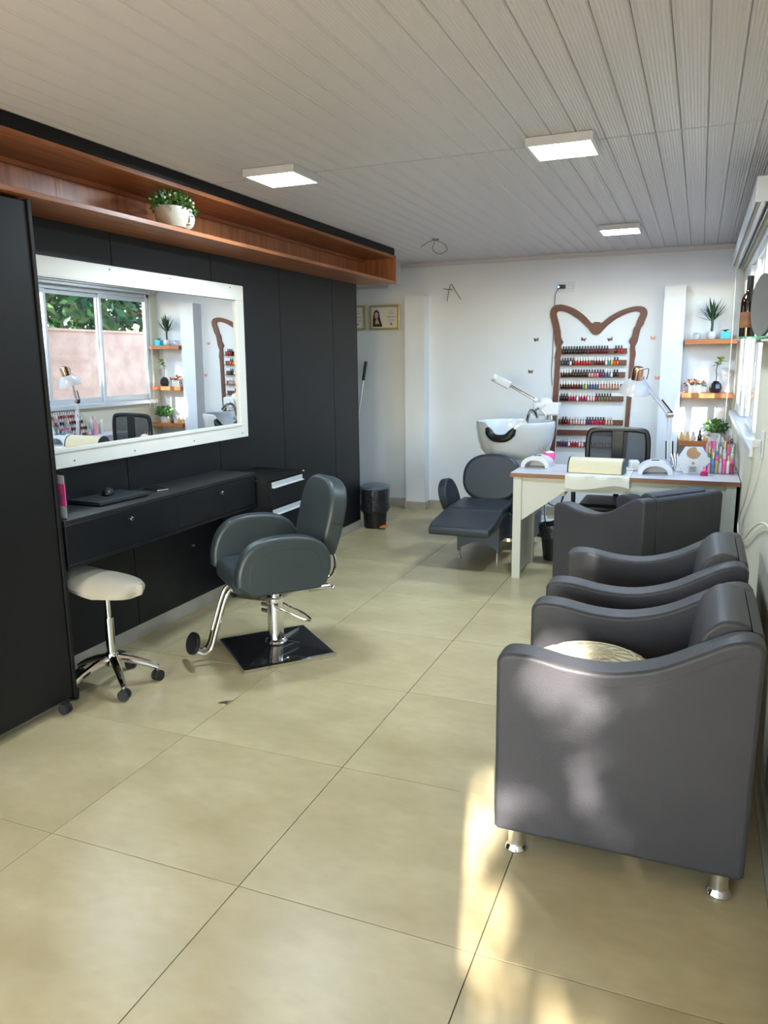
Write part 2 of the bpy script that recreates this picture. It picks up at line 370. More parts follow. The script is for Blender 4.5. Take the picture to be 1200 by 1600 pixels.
    for i in range(-4, 4):
        for j in range(-5, 9):
            a0 = max(X0 + i * T + g, -4.25); a1 = min(X0 + (i + 1) * T - g, XR); c0 = max(Y0 + j * T + g, YF - 0.1); c1 = min(Y0 + (j + 1) * T - g, YB)
            if a1 - a0 < 0.02 or c1 - c0 < 0.02: continue
            b = N(); box(b, (a0, c0, -0.012), (a1, c1, 0.0), 0.0005, 1); obj('floor_tile', b, M_tile, fl, 0)
walls()

def window(name, label, y0, y1, z0, z1, n):
    b = N(); x0, x1 = XR + 0.02, XR + 0.09; t = 0.045
    box(b, (x0, y0, z0), (x1, y0 + t, z1), 0.004, 1); box(b, (x0, y1 - t, z0), (x1, y1, z1), 0.004, 1)
    box(b, (x0 - 0.045, y0 - 0.03, z0 - 0.02), (x1, y1 + 0.02, z0 + 0.03), 0.004, 1); box(b, (x0, y0, z1 - t), (x1, y1, z1), 0.004, 1)
    o = struct(name, b, M_alu, label)
    wd = (y1 - y0 - 2 * t) / n
    for k in range(n):
        ya = y0 + t + k * wd; yb = ya + wd; xs = x0 + (0.008 if k % 2 else 0.038); s = 0.036
        b = N(); za, zb = z0 + 0.03, z1 - t
        box(b, (xs, ya - .012, za), (xs + 0.028, ya - .012 + s, zb), 0.003, 1); box(b, (xs, yb + .012 - s, za), (xs + 0.028, yb + .012, zb), 0.003, 1)
        box(b, (xs, ya + s - .012, za), (xs + 0.028, yb + .012 - s, za + 0.06), 0.003, 1); box(b, (xs, ya + s - .012, zb - 0.045), (xs + 0.028, yb + .012 - s, zb), 0.003, 1)
        f = obj('sash', b, M_alu, o, 0)
        b = N(); box(b, (xs + 0.012, ya + s - .012, za + 0.06), (xs + 0.016, yb - s + .012, zb - 0.045)); obj('pane', b, M_glass, f, 0)
    return o
window('window_1', 'long aluminium sliding window over the nail desk', 4.45, 7.6, 1.06, 2.3, 4)
window('window_2', 'aluminium sliding window near the entrance', -1.85, 0.8, 0.6, 2.3, 1)

# ------------------------------------------------------------------ outdoors
b = N(); box(b, (-25, -40, -0.3), (30, 40, -0.1)); struct('ground', b, M_ground, 'pale paving outside the salon')
b = N(); box(b, (1.75, -2.0, -0.1), (1.9, 16, 1.90)); box(b, (1.73, -2.0, 1.90), (1.92, 16, 1.93)); struct('wall_boundary', b, M_fence, 'pinkish rendered boundary wall outside the window')
def tree(label, loc, h, crowns, n, size, m=M_leaf, trunk=0.16, group='trees outside the salon'):
    t = thing('garden_tree', label, 'tree', loc, 0, group)
    def tr(b):
        tube(b, smooth_path([(0, 0, 0), (0.06, 0.04, h * 0.35), (-0.05, 0.05, h * 0.7), (0, 0, h)]), [trunk * (1 - 0.6 * k / 18) for k in range(19)], 10)
        for c, r in crowns[::max(1, len(crowns) // 9)]: tube(b, smooth_path([(0, 0, h * 0.6), (c[0] * 0.5, c[1] * 0.5, (h * 0.6 + c[2]) / 2 + 0.1), c]), [trunk * (0.4 - 0.33 * k / 12) for k in range(13)], 6)
    mk('trunk', M_bark, tr, t)
    def lf(b):
        for c, r in crowns: leaves(b, n, c, r, size)
    mk('foliage', m, lf, t, 0)
    return t
_rt = random.Random(21)
_cl = []
# gaps shaped into the unseen crown to place sun patches: (across, height, radius)
_gaps = [(-0.37, 4.68, 0.12), (-0.27, 4.28, 0.04), (-0.52, 4.24, 0.04), (-0.76, 4.10, 0.05), (-0.60, 3.90, 0.05), (-0.42, 3.68, 0.07), (-0.74, 3.72, 0.05)]
while len(_cl) < 80:
    c = (_rt.uniform(-1.7, 1.5), _rt.uniform(-0.6, 0.6), _rt.uniform(2.6, 5.7)); r = _rt.uniform(0.16, 0.28)
    u, v = c[0] + 0.249 * c[1], c[2] + 0.481 * c[1]
    if any(math.hypot(u - a, (v - h) * 0.9) < r + g for a, h, g in _gaps): continue
    _cl.append((c, (r, r, r * 0.85)))
for _k in range(900):                                  # twigs that close up the crown between the gaps
    while True:
        c = (_rt.uniform(-1.5, 1.0), _rt.uniform(-0.5, 0.5), _rt.uniform(2.9, 5.3)); u, v = c[0] + 0.249 * c[1], c[2] + 0.481 * c[1]
        if not any(math.hypot(u - a, (v - h) * 0.9) < 0.07 + g for a, h, g in _gaps): break
    _cl.append((c, (0.09, 0.09, 0.08)))
tree('broad tree casting dappled shade over the entrance', (2.1, -6.0, -0.1), 3.6, _cl, 46, 0.09, trunk=0.11)
tree('bushy tree rising right behind the boundary wall by the window', (3.4, 8.6, -0.1), 2.6,
     [((-0.3, 0.6, 2.9), (1.1, 1.2, 1.0)), ((0.2, 2.2, 3.2), (1.2, 1.3, 1.2)), ((0, -1.4, 3.9), (1.0, 1.0, 0.8)), ((0.4, 0.6, 4.6), (1.4, 1.6, 1.0)), ((-0.5, 3.6, 2.8), (1.0, 1.3, 1.0))], 2600, 0.2, M_leafg)
tree('leafy tree further along behind the boundary wall', (4.2, 17.2, -0.1), 2.8,
     [((-0.2, 0.2, 3.0), (1.2, 1.9, 1.3)), ((0.3, 2.4, 3.4), (1.4, 1.6, 1.4)), ((0.2, 0.2, 4.8), (1.4, 2.0, 1.0))], 2600, 0.2, M_leafd)
tree('tall tree dappling the boundary wall with shade', (3.2, 3.2, -0.1), 3.6,
     [((-0.6, -0.4, 4.0), (0.9, 1.2, 0.8)), ((-0.2, 1.4, 4.3), (1.0, 1.2, 0.9)), ((0.4, 0.4, 5.1), (1.2, 1.3, 0.8)), ((-0.3, -1.6, 4.4), (0.8, 0.9, 0.7))], 480, 0.2)

_cl = []
_gaps = [(0.66, 4.88, 0.13), (0.52, 4.86, 0.10), (0.60, 5.26, 0.045), (0.56, 5.16, 0.03), (0.22, 3.68, 0.05)]     # gaps shaped into the added tree so sun patches reach the niche
for _k in range(760):
    while True:
        c = (_rt.uniform(-0.25, 1.35), 0.7 + _rt.uniform(-0.35, 0.35), _rt.uniform(3.2, 6.5)); u, v = c[0] + 0.249 * (c[1] - 0.7), c[2] + 0.481 * (c[1] - 0.7)
        if not any(math.hypot(u - a, v - h) < 0.08 + g for a, h, g in _gaps): break
    _cl.append((c, (0.1, 0.1, 0.09)))
tree('slender tall tree added to shade the long window from sun', (1.35, -0.9, -0.1), 4.4, _cl, 46, 0.09, M_leafg, 0.06)  # unseen tree, added to block sun on the pillar and upper niche

# ================================================================== LEFT SIDE
def tall_cabinet():
    t = thing('tall_cabinet', 'tall black cabinet standing on castors next to the wall mirror', 'cabinet', (-2.76, 1.9, 0))
    mk('body', M_cab, lambda b: (box(b, (-0.138, -0.7, 0.05), (0.135, 0.63, 2.225)), None), t, 0)
    mk('side_panel', M_cab, lambda b: box(b, (-0.138, 0.632, 0.03), (0.162, 0.65, 2.232), 0.001, 1), t, 0)
    mk('door', M_cab, lambda b: box(b, (0.137, -0.03, 0.052), (0.155, 0.626, 2.222), 0.001, 1), t, 0)
    mk('door', M_cab, lambda b: box(b, (0.137, -0.7, 0.052), (0.155, -0.036, 2.222), 0.001, 1), t, 0)
    for x, y in ((0.175, 0.555), (0.175, -0.62), (-0.10, 0.575), (-0.10, -0.62)):
        def cs(b, x=x, y=y):
            cyl(b, (x, y - 0.018, 0.026), (x, y - 0.002, 0.026), 0.026, n=18); cyl(b, (x, y + 0.002, 0.026), (x, y + 0.018, 0.026), 0.026, n=18); cyl(b, (x - 0.005, y, 0.03), (x - 0.012, y, 0.056), 0.012, n=10), box(b, (x - 0.045, y - 0.02, 0.046), (x, y + 0.03, 0.056))
        mk('castor', M_rubber, cs, t)
tall_cabinet()

def wall_shelf():
    t = thing('wall_shelf', 'long open wooden shelf box running under the ceiling', 'shelf', (-2.74, 0, 2.24))
    y0, y1 = 0.6, 6.66
    mk('bottom_board', M_woodh, lambda b: box(b, (-0.165, y0, 0), (0.165, y1 - 0.02, 0.022), 0.001, 1), t, 0)
    mk('top_board', M_woodh, lambda b: box(b, (-0.165, y0, 0.218), (0.165, y1 - 0.02, 0.24), 0.001, 1), t, 0)
    mk('end_board', M_wood, lambda b: box(b, (-0.165, y1 - 0.02, 0), (0.165, y1, 0.24), 0.001, 1), t, 0)
    mk('end_board', M_wood, lambda b: box(b, (-0.165, y0 - 0.02, 0), (0.165, y0, 0.24), 0.001, 1), t, 0)
    ys = [0.6, 1.85, 3.0, 4.1, 5.15, 6.05, 6.64]
    for a, c in zip(ys, ys[1:]):
        mk('back_panel', M_wood, lambda b: box(b, (-0.165, a, 0.022), (-0.15, c - 0.0015, 0.218), 0.0006, 1), t, 0)
    mk('rail', M_woodh, lambda b: box(b, (-0.15, y0, 0.196), (-0.13, y1 - 0.02, 0.218), 0.001, 1), t, 0)
wall_shelf()

def wall_mirror():
    # tipped forward very slightly at the top
    t = thing('wall_mirror', 'large mirror in a wide ivory frame on the black panels', 'mirror', (-2.903, 0, 1.06))
    t.rotation_euler = (0, math.radians(0.55), 0)
    y0, y1, z0, z1, fw = 2.58, 4.575, 0.0, 1.005, 0.098
    def bar(b, a, c): box(b, (0.0, a[0], a[1]), (0.022, c[0], c[1]), 0.003, 2)
    mk('frame_rail', M_frame, lambda b: bar(b, (y0, z0), (y1, z0 + fw)), t, 0)
    mk('frame_rail', M_frame, lambda b: bar(b, (y0, z1 - fw), (y1, z1)), t, 0)
    mk('frame_stile', M_frame, lambda b: bar(b, (y0, z0 + fw), (y0 + fw, z1 - fw)), t, 0)
    mk('frame_stile', M_frame, lambda b: bar(b, (y1 - fw, z0 + fw), (y1, z1 - fw)), t, 0)
    def lip(b):
        a, c, d, e = y0 + fw - 0.02, y1 - fw + 0.02, z0 + fw - 0.02, z1 - fw + 0.02
        for lo, hi in (((0.02, a, d), (0.028, c, d + 0.02)), ((0.02, a, e - 0.02), (0.028, c, e)), ((0.02, a, d + .02), (0.028, a + 0.02, e - .02)), ((0.02, c - 0.02, d + .02), (0.028, c, e - .02))): box(b, lo, hi, 0.003, 2)
    mk('frame_bead', M_frame, lip, t, 0)
    mk('mirror_glass', M_mirror, lambda b: box(b, (0.004, y0 + fw - 0.01, z0 + fw - 0.01), (0.012, y1 - fw + 0.01, z1 - fw + 0.01)), t, 0)
    for y, z in ((2.95, 0.03), (3.4, 0.03), (3.95, 0.03), (4.5, 0.03), (3.3, 0.985), (3.8, 0.985), (4.42, 0.985)):
        mk('screw', M_wire, lambda b: cyl(b, (0.02, y, z), (0.0235, y, z), 0.005, n=8), t)
wall_mirror()

def counter():
    t = thing('drawer_counter', 'black wall-hung counter with two knobbed drawers below the mirror', 'counter', (-2.75, 3.38, 0))
    y0, y1 = -0.81, 0.81
    mk('worktop', M_counter, lambda b: box(b, (-0.153, y0, 0.852), (0.15, y1, 0.872), 0.0015, 1), t, 0)
    mk('carcass', M_black, lambda b: box(b, (-0.153, y0, 0.665), (0.13, y1, 0.852)), t, 0)
    mk('bottom_edge', M_black, lambda b: box(b, (-0.153, y0, 0.648), (0.15, y1, 0.665), 0.001, 1), t, 0)
    for a, c, k in ((y0, -0.0015, -0.395), (0.0015, y1 - 0.012, 0.4)):
        d = mk('drawer_front', M_black, lambda b: box(b, (0.132, a, 0.668), (0.15, c, 0.85), 0.0012, 1), t, 0)
        mk('knob', M_blackch, lambda b: (cyl(b, (0.15, k, 0.805), (0.162, k, 0.805), 0.006, n=10), ball(b, (0.17, k, 0.805), 0.013, (0.8, 1, 1))), d)
counter()
tag(mk('panel_lock', M_steel, lambda b: cyl(b, (-2.905, 3.9, 0.433), (-2.893, 3.9, 0.433), 0.009, n=12), None), 'tiny round metal lock on the panel below the counter', 'lock')
tag(mk('dried_leaf', M_bark, lambda b: (blade(b, (-1.99, 2.79, 0.004), (0.75, 0.5, 0.05), 0.075, 0.008, 0.0), blade(b, (-1.97, 2.805, 0.004), (0.9, -0.2, 0.08), 0.04, 0.005, 0.0)), None, 0), 'small dried leaf scrap lying on the floor tiles', 'leaf')
def laptop():
    t = thing('laptop', 'closed dark laptop lying on the black counter', 'laptop', (-2.795, 3.085, 0.872), math.radians(-3))
    mk('base', M_laptop, lambda b: box(b, (-0.105, -0.175, 0.004), (0.105, 0.175, 0.014), 0.003, 2), t)
    mk('lid', M_laptop, lambda b: box(b, (-0.105, -0.175, 0.0145), (0.105, 0.175, 0.021), 0.003, 2), t)
    for x in (-0.08, 0.08):
        for y in (-0.15, 0.15): mk('foot', M_rubber, lambda b: cyl(b, (x, y, 0), (x, y, 0.005), 0.008, n=8), t)
laptop()
def mouse():
    t = thing('computer_mouse', 'black computer mouse resting on the closed laptop', 'mouse', (-2.83, 3.11, 0.893), math.radians(35))
    def body(b):
        lathe(b, [(0.03, 0.0), (0.034, 0.008), (0.033, 0.018), (0.027, 0.028), (0.015, 0.035), (0, 0.037)], (0, 0, 0), 20, 0.92, 1.7)
    mk('shell', M_plast, body, t); mk('wheel', M_rubber, lambda b: cyl(b, (-0.004, 0.036, 0.024), (0.004, 0.036, 0.024), 0.008, n=12), t)
mouse()
ph = thing('smartphone', 'dark smartphone lying on the counter beyond the laptop', 'phone', (-2.78, 3.43, 0.872), math.radians(70))
mk('case', M_steel, lambda b: box(b, (-0.036, -0.073, 0), (0.036, 0.073, 0.008), 0.003, 2), ph); mk('screen', M_phone, lambda b: box(b, (-0.034, -0.071, 0.008), (0.034, 0.071, 0.0085)), ph, 0)
# acrylic stand with a pink leaflet, beside the tall cabinet
ls = thing('leaflet_stand', 'clear acrylic stand with a pink leaflet beside the tall cabinet', 'stand', (-2.665, 2.615, 0.872), math.radians(-12))
mk('back_plate', M_acryl, lambda b: box(b, (-0.04, 0.012, 0), (0.04, 0.015, 0.22)), ls, 0); mk('foot_plate', M_acryl, lambda b: box(b, (-0.04, -0.03, 0), (0.04, 0.012, 0.003)), ls, 0)
mk('leaflet', M_pink, lambda b: box(b, (-0.036, 0.008, 0.06), (0.036, 0.0115, 0.16)), ls, 0)
mk('leaflet_foot', M_paper, lambda b: box(b, (-0.038, 0.006, 0.004), (0.038, 0.0075, 0.058)), ls, 0); mk('leaflet_head', M_paper, lambda b: box(b, (-0.038, 0.006, 0.162), (0.038, 0.0075, 0.2)), ls, 0)

def trolley():
    t = thing('drawer_trolley', 'black drawer trolley with pale metal handle strips beside the counter', 'trolley', (-2.69, 4.42, 0))
    x0, x1, y0, y1 = -0.19, 0.19, -0.215, 0.215
    mk('cabinet_body', M_black, lambda b: box(b, (x0, y0, 0.09), (x1 - 0.02, y1, 0.815), 0.002, 1), t, 0)
    mk('top_tray', M_cab, lambda b: (box(b, (x0, y0, 0.815), (x1, y1, 0.828)), box(b, (x0, y0, 0.828), (x1, y0 + 0.012, 0.84)), box(b, (x0, y1 - 0.012, 0.828), (x1, y1, 0.84)), box(b, (x0, y0, 0.828), (x0 + 0.012, y1, 0.84))), t, 0)
    for k in range(4):
        z1 = 0.81 - k * 0.18
        d = mk('drawer', M_black, lambda b: box(b, (x1 - 0.02, y0 + 0.002, z1 - 0.176), (x1, y1 - 0.002, z1), 0.002, 1), t, 0)
        mk('handle_strip', M_alu, lambda b: (box(b, (x1, y0 + 0.012, z1 - 0.042), (x1 + 0.006, y1 - 0.012, z1 - 0.006), 0.001, 1), box(b, (x1, y0 + 0.012, z1 - 0.044), (x1 + 0.02, y1 - 0.012, z1 - 0.036), 0.002, 1)), d, 0)
    mk('push_bar', M_chrome, lambda b: tube(b, smooth_path([(x1 - 0.02, y1, 0.82), (x1 - 0.02, y1 + 0.03, 0.822), (x1 - 0.04, y1 + 0.045, 0.822), (x0 + 0.04, y1 + 0.045, 0.822), (x0 + 0.02, y1 + 0.03, 0.822), (x0 + 0.02, y1, 0.82)], 4), 0.007, 8), t)
    for x in (x0 + 0.04, x1 - 0.04):
        for y in (y0 + 0.04, y1 - 0.04):
            c = mk('castor', M_rubber, lambda b: cyl(b, (x, y - 0.011, 0.033), (x, y + 0.011, 0.033), 0.033, n=18), t)
            mk('fork', M_steel, lambda b: (box(b, (x - 0.014, y - 0.017, 0.03), (x + 0.014, y - 0.013, 0.085)), box(b, (x - 0.014, y + 0.013, 0.03), (x + 0.014, y + 0.017, 0.085)), box(b, (x - 0.016, y - 0.018, 0.08), (x + 0.016, y + 0.018, 0.092))), c, 0)
trolley()

def planter():
    t = thing('face_planter', 'white planter with a sleeping face and flowering plant on wooden shelf', 'planter', (-2.655, 3.575, 2.262), math.radians(0))
    def pot(b):
        prof = [(0.05, 0.0), (0.085, 0.012), (0.108, 0.045), (0.116, 0.085), (0.117, 0.11), (0.109, 0.11), (0.105, 0.08), (0.09, 0.07), (0, 0.07)]
        lathe(b, [(0, 0)] + prof, (0, 0, 0), 28, 0.72, 1.05)
    M_pot = mat('planter_stoneware', S(176, 168, 152), 0.4)
    p = mk('pot', M_pot, pot, t)
    # the face looks to the camera side, towards -y/+x
    F = Matrix.Translation((0.012, 0.055, 0)) @ Matrix.Rotation(math.radians(-18), 4, 'Z') @ Matrix.Scale(1.12, 4)
    def face(b):
        n0 = len(b.verts); ball(b, (0.035, 0, 0.055), 0.05, (0.55, 0.95, 1.05), 16); tf(list(b.verts)[n0:], F)
    mk('face', M_pot, face, p)
    def fea(b):
        n0 = len(b.verts); ball(b, (0.064, 0, 0.052), 0.008, (1.0, 0.8, 2.2), 10); ball(b, (0.061, 0, 0.028), 0.008, (0.6, 1.6, 0.5), 10); tf(list(b.verts)[n0:], F)
    mk('nose_and_lips', M_pot, fea, p)
    def eyes(b):
        n0 = len(b.verts)
        for s in (-1, 1): tube(b, [(0.060, s * 0.010, 0.066), (0.060, s * 0.018, 0.063), (0.056, s * 0.027, 0.066)], 0.0026, 6)
        tf(list(b.verts)[n0:], F)
    mk('eyelids', M_plast, eyes, p)
    mk('leaves', M_leaf, lambda b: leaves(b, 520, (0, 0, 0.125), (0.09, 0.15, 0.058), 0.033, 0.1), t, 0)
    def fl(b):
        for k in range(26):
            a = random.uniform(0, 2 * PI); r = random.uniform(0.3, 1)
            ball(b, (0.10 * r * math.cos(a), 0.15 * r * math.sin(a), 0.187 - 0.05 * r * r), 0.0075, (1, 1, 0.9), 7)
    mk('flowers', M_petal, fl, t)['kind'] = 'stuff'
planter()

# ------------------------------------------------------------------ saddle stool
def stool():
    t = thing('saddle_stool', 'cream saddle stool on a chrome five-star base beside the tall cabinet', 'stool', (-2.60, 2.79, 0))
    def seat(b):
        # cream saddle: high rear, drooping front
        nu, nv = 16, 20; top = []; bot = []
        for i in range(nu + 1):
            u = -1 + 2 * i / nu; ra = []; rb = []
            for j in range(nv + 1):
                v = -1 + 2 * j / nv
                wdt = 0.15 * (1 - 0.25 * max(0, u) ** 1.5) * math.sqrt(max(0.0, 1 - abs(u) ** 5)); x = u * 0.185; y = v * wdt
                z = 0.575 + 0.04 * max(0, -u) ** 1.5 - 0.045 * max(0, u) ** 1.2 - 0.06 * abs(v) ** 2.5 * (1 - 0.5 * abs(u))
                e = max(abs(u), abs(v)) ** 8
                ra.append(b.verts.new((x, y, z - 0.012 * e))); rb.append(b.verts.new((x * 0.97, y * 0.97, z - 0.034 + 0.004 * e)))
            top.append(ra); bot.append(rb)
        for i in range(nu):
            for j in range(nv):
                b.faces.new((top[i][j], top[i + 1][j], top[i + 1][j + 1], top[i][j + 1])); b.faces.new((bot[i][j], bot[i][j + 1], bot[i + 1][j + 1], bot[i + 1][j]))
        for i in range(nu):
            for j in (0, nv): b.faces.new((top[i][j], bot[i][j], bot[i + 1][j], top[i + 1][j]))
        for j in range(nv):
            for i in (0, nu): b.faces.new((top[i][j], top[i][j + 1], bot[i][j + 1], bot[i][j]))
        bmesh.ops.remove_doubles(b, verts=list(b.verts), dist=0.0005)
    s = mk('seat', M_stool, seat, t, 50); s.rotation_euler = (0, 0, math.radians(15))
    mk('seat_plate', M_plast, lambda b: box(b, (-0.07, -0.05, 0.475), (0.07, 0.05, 0.53), 0.006), t)
    mk('gas_lift', M_chrome, lambda b: (cyl(b, (0, 0, 0.34), (0, 0, 0.48), 0.013), cyl(b, (0, 0, 0.13), (0, 0, 0.35), 0.022)), t)
    mk('hub', M_chrome, lambda b: lathe(b, [(0, 0.105), (0.03, 0.105), (0.036, 0.12), (0.032, 0.165), (0.024, 0.175), (0, 0.175)], n=20), t)
    for k in range(5):
        a = math.radians(-36 + 72 * k); c, s_ = math.cos(a), math.sin(a)
        l = mk('leg', M_chrome, lambda b: tube(b, [(c * 0.02, s_ * 0.02, 0.145), (c * 0.09, s_ * 0.09, 0.125), (c * 0.16, s_ * 0.16, 0.098), (c * 0.215, s_ * 0.215, 0.070)], [0.019, 0.02, 0.018, 0.014], 10), t)
        X = Vector((c * 0.21, s_ * 0.21, 0)); q = Vector((-math.sin(a + 0.9), math.cos(a + 0.9), 0))
        cs = mk('castor', M_rubber, lambda b: (cyl(b, X + q * -0.02 + Vector((0, 0, 0.027)), X + q * -0.003 + Vector((0, 0, 0.027)), 0.027, n=16), cyl(b, X + q * 0.003 + Vector((0, 0, 0.027)), X + q * 0.02 + Vector((0, 0, 0.027)), 0.027, n=16)), t)
        mk('stem', M_chrome, lambda b: cyl(b, X + Vector((0, 0, 0.03)), X + Vector((0, 0, 0.066)), 0.006, n=8), cs)
stool()

# ------------------------------------------------------------------ barber chair
def barber():
    t = thing('barber_chair', 'charcoal vinyl barber chair on a chrome column and square base', 'barber chair', (-2.08, 3.49, 0), math.radians(-42))
    def base(b):
        h = 0.255; v0 = [b.verts.new((sx * h, sy * h, 0)) for sx, sy in ((-1, -1), (1, -1), (1, 1), (-1, 1))]
        v1 = [b.verts.new((sx * h, sy * h, 0.018)) for sx, sy in ((-1, -1), (1, -1), (1, 1), (-1, 1))]
        v2 = [b.verts.new((sx * 0.245, sy * 0.245, 0.024)) for sx, sy in ((-1, -1), (1, -1), (1, 1), (-1, 1))]
        for A, B in ((v0, v1), (v1, v2)):
            for i in range(4): b.faces.new((A[i], A[(i + 1) % 4], B[(i + 1) % 4], B[i]))
        b.faces.new(v0[::-1]); b.faces.new(v2)
    mk('base_rim', M_chrome, base, t, 20)
    def pyr(b):
        A = [b.verts.new((sx * 0.243, sy * 0.243, 0.0245)) for sx, sy in ((-1, -1), (1, -1), (1, 1), (-1, 1))]
        B = [b.verts.new((sx * 0.05, sy * 0.05, 0.052)) for sx, sy in ((-1, -1), (1, -1), (1, 1), (-1, 1))]
        for i in range(4): b.faces.new((A[i], A[(i + 1) % 4], B[(i + 1) % 4], B[i]))
        b.faces.new(B); b.faces.new(A[::-1])
    mk('base_plate', M_blackch, pyr, t, 10)
    mk('pump_column', M_chrome, lambda b: (lathe(b, [(0, 0.05), (0.062, 0.05), (0.055, 0.062), (0.045, 0.07), (0.043, 0.27), (0.046, 0.275), (0.046, 0.30), (0.04, 0.308), (0, 0.308)], n=28), cyl(b, (0, 0, 0.305), (0, 0, 0.375), 0.025, n=20)), t)
    mk('pump_lever', M_chrome, lambda b: tube(b, smooth_path([(0.05, -0.02, 0.27), (0.085, 0.02, 0.25), (0.13, 0.10, 0.205), (0.145, 0.145, 0.19), (0.12, 0.16, 0.188), (0.02, 0.15, 0.195), (-0.045, 0.1, 0.22), (-0.045, 0.03, 0.27)], 5), 0.006, 8), t)
    mk('valve_bolts', M_steel, lambda b: [cyl(b, (-0.04, -0.03, z), (-0.075, -0.05, z), 0.011, n=10) for z in (0.215, 0.25, 0.285)], t)
    mk('seat_bracket', M_steel, lambda b: (box(b, (-0.14, -0.16, 0.37), (0.14, 0.16, 0.39), 0.003, 1), box(b, (0.05, 0.12, 0.365), (0.2, 0.25, 0.39), 0.004, 1)), t)
    mk('seat_cushion', M_barber, lambda b: box(b, (-0.215, -0.27, 0.39), (0.215, 0.22, 0.52), 0.05, 5), t, 60)
    prof = smooth2([(-0.275, 0.46), (-0.272, 0.54), (-0.235, 0.625), (-0.165, 0.678), (-0.06, 0.697), (0.07, 0.692), (0.16, 0.662), (0.215, 0.60), (0.225, 0.51), (0.20, 0.435)], 5)
    for s in (-1, 1):
        a0, a1 = sorted((s * 0.205, s * 0.295))
        dz = 0.0 if s > 0 else 0.03
        P = [(y, z + dz * max(0, (z - .5) / .2)) for y, z in prof] + [(0.16, 0.405), (-0.20, 0.405)]
        arm = mk('armrest', M_barber, lambda b: prism(b, P, 'x', a0, a1, 0.03, 4), t, 60)
        ins = smooth2([(-0.215, 0.48), (-0.205, 0.56), (-0.16, 0.615), (-0.06, 0.632), (0.08, 0.628), (0.15, 0.59), (0.17, 0.5)], 4) + [(0.155, 0.44), (-0.18, 0.44)]
        xo = s * 0.2955
        mk('seam', M_plast, lambda b: tube(b, [(xo - s * 0.0035, y, z) for y, z in ins[:-2]], 0.0035, 6), arm)
    # backrest, reclined
    R = Matrix.Translation((0, 0.235, 0.56)) @ Matrix.Rotation(math.radians(-14), 4, 'X')
    out = smooth2([(-0.20, 0.0), (-0.222, 0.10), (-0.225, 0.24), (-0.195, 0.33), (-0.12, 0.385), (0, 0.40), (0.12, 0.385), (0.195, 0.33), (0.225, 0.24), (0.222, 0.10), (0.20, 0.0)], 4)
    bk = mk('backrest', M_barber, lambda b: prism(b, out, 'y', -0.045, 0.055, 0.036, 5, R), t, 60)
    [mk('side_seam', M_plast, lambda b: tube(b, [R @ Vector((s * 0.2235, -0.03, 0.17)), R @ Vector((s * 0.2255, 0.04, 0.17))], 0.003, 6), bk) for s in (-1, 1)]
    [mk('back_bracket', M_chrome, lambda b: tube(b, smooth_path([(s * 0.15, 0.20, 0.40), (s * 0.17, 0.27, 0.43), (s * 0.17, 0.295, 0.5), (s * 0.15, 0.285, 0.57)], 4), 0.008, 8), t) for s in (-1, 1)]
    mk('recline_lever', M_chrome, lambda b: (tube(b, [(0.235, 0.10, 0.40), (0.24, 0.24, 0.385)], 0.006, 8), ball(b, (0.24, 0.25, 0.385), 0.013)), t)
    def fr(b):
        for s in (-0.035, 0.035):
            tube(b, smooth_path([(s, -0.12, 0.392), (s, -0.22, 0.395), (s, -0.27, 0.36), (s, -0.33, 0.19), (s, -0.365, 0.085), (s, -0.40, 0.06), (s * 0.8, -0.44, 0.075)], 5), 0.011, 10)
    f = mk('footrest_frame', M_chrome, fr, t)
    def pad(b):
        Mx = Matrix.Translation((0, -0.455, 0.115)) @ Matrix.Rotation(math.radians(62), 4, 'X')
        prism(b, [(0.10 * math.cos(k * PI / 12), 0.055 * math.sin(k * PI / 12)) for k in range(24)], 'z', -0.009, 0.009, 0.003, 2, Mx)
    mk('footrest_pad', M_plast, pad, f)
barber()

# ------------------------------------------------------------------ pedal bin
def pedal_bin():
    t = thing('pedal_bin', 'black pedal bin with bag and orange pedal beside the black panels', 'bin', (-2.80, 6.62, 0))
    mk('bucket', M_plast, lambda b: lathe(b, [(0, 0), (0.10, 0), (0.105, 0.01), (0.13, 0.36), (0, 0.36)], n=24), t)
    def bag(b):
        rr = random.Random(3); n = 40; rings = []
        for k, (r, z) in enumerate(((0.134, 0.372), (0.140, 0.36), (0.139, 0.30), (0.137, 0.24), (0.143, 0.19), (0.128, 0.155))):
            rings.append([b.verts.new(((r + rr.uniform(-0.006, 0.006)) * math.cos(2 * PI * i / n), (r + rr.uniform(-0.006, 0.006)) * math.sin(2 * PI * i / n), z + (rr.uniform(-0.012, 0.012) if k == 5 else rr.uniform(-0.006, 0.006)))) for i in range(n)])
        for A, B in zip(rings, rings[1:]):
            for i in range(n): b.faces.new((A[i], A[(i + 1) % n], B[(i + 1) % n], B[i]))
    mk('bin_bag', M_bag, bag, t, 60)
    mk('lid', M_lid, lambda b: lathe(b, [(0, 0.375), (0.142, 0.375), (0.146, 0.385), (0.143, 0.40), (0.11, 0.415), (0.05, 0.422), (0, 0.423)], n=32), t)
    mk('pedal', M_orange, lambda b: box(b, (0.09, -0.12, 0.018), (0.15, -0.03, 0.032), 0.006), t)
pedal_bin()

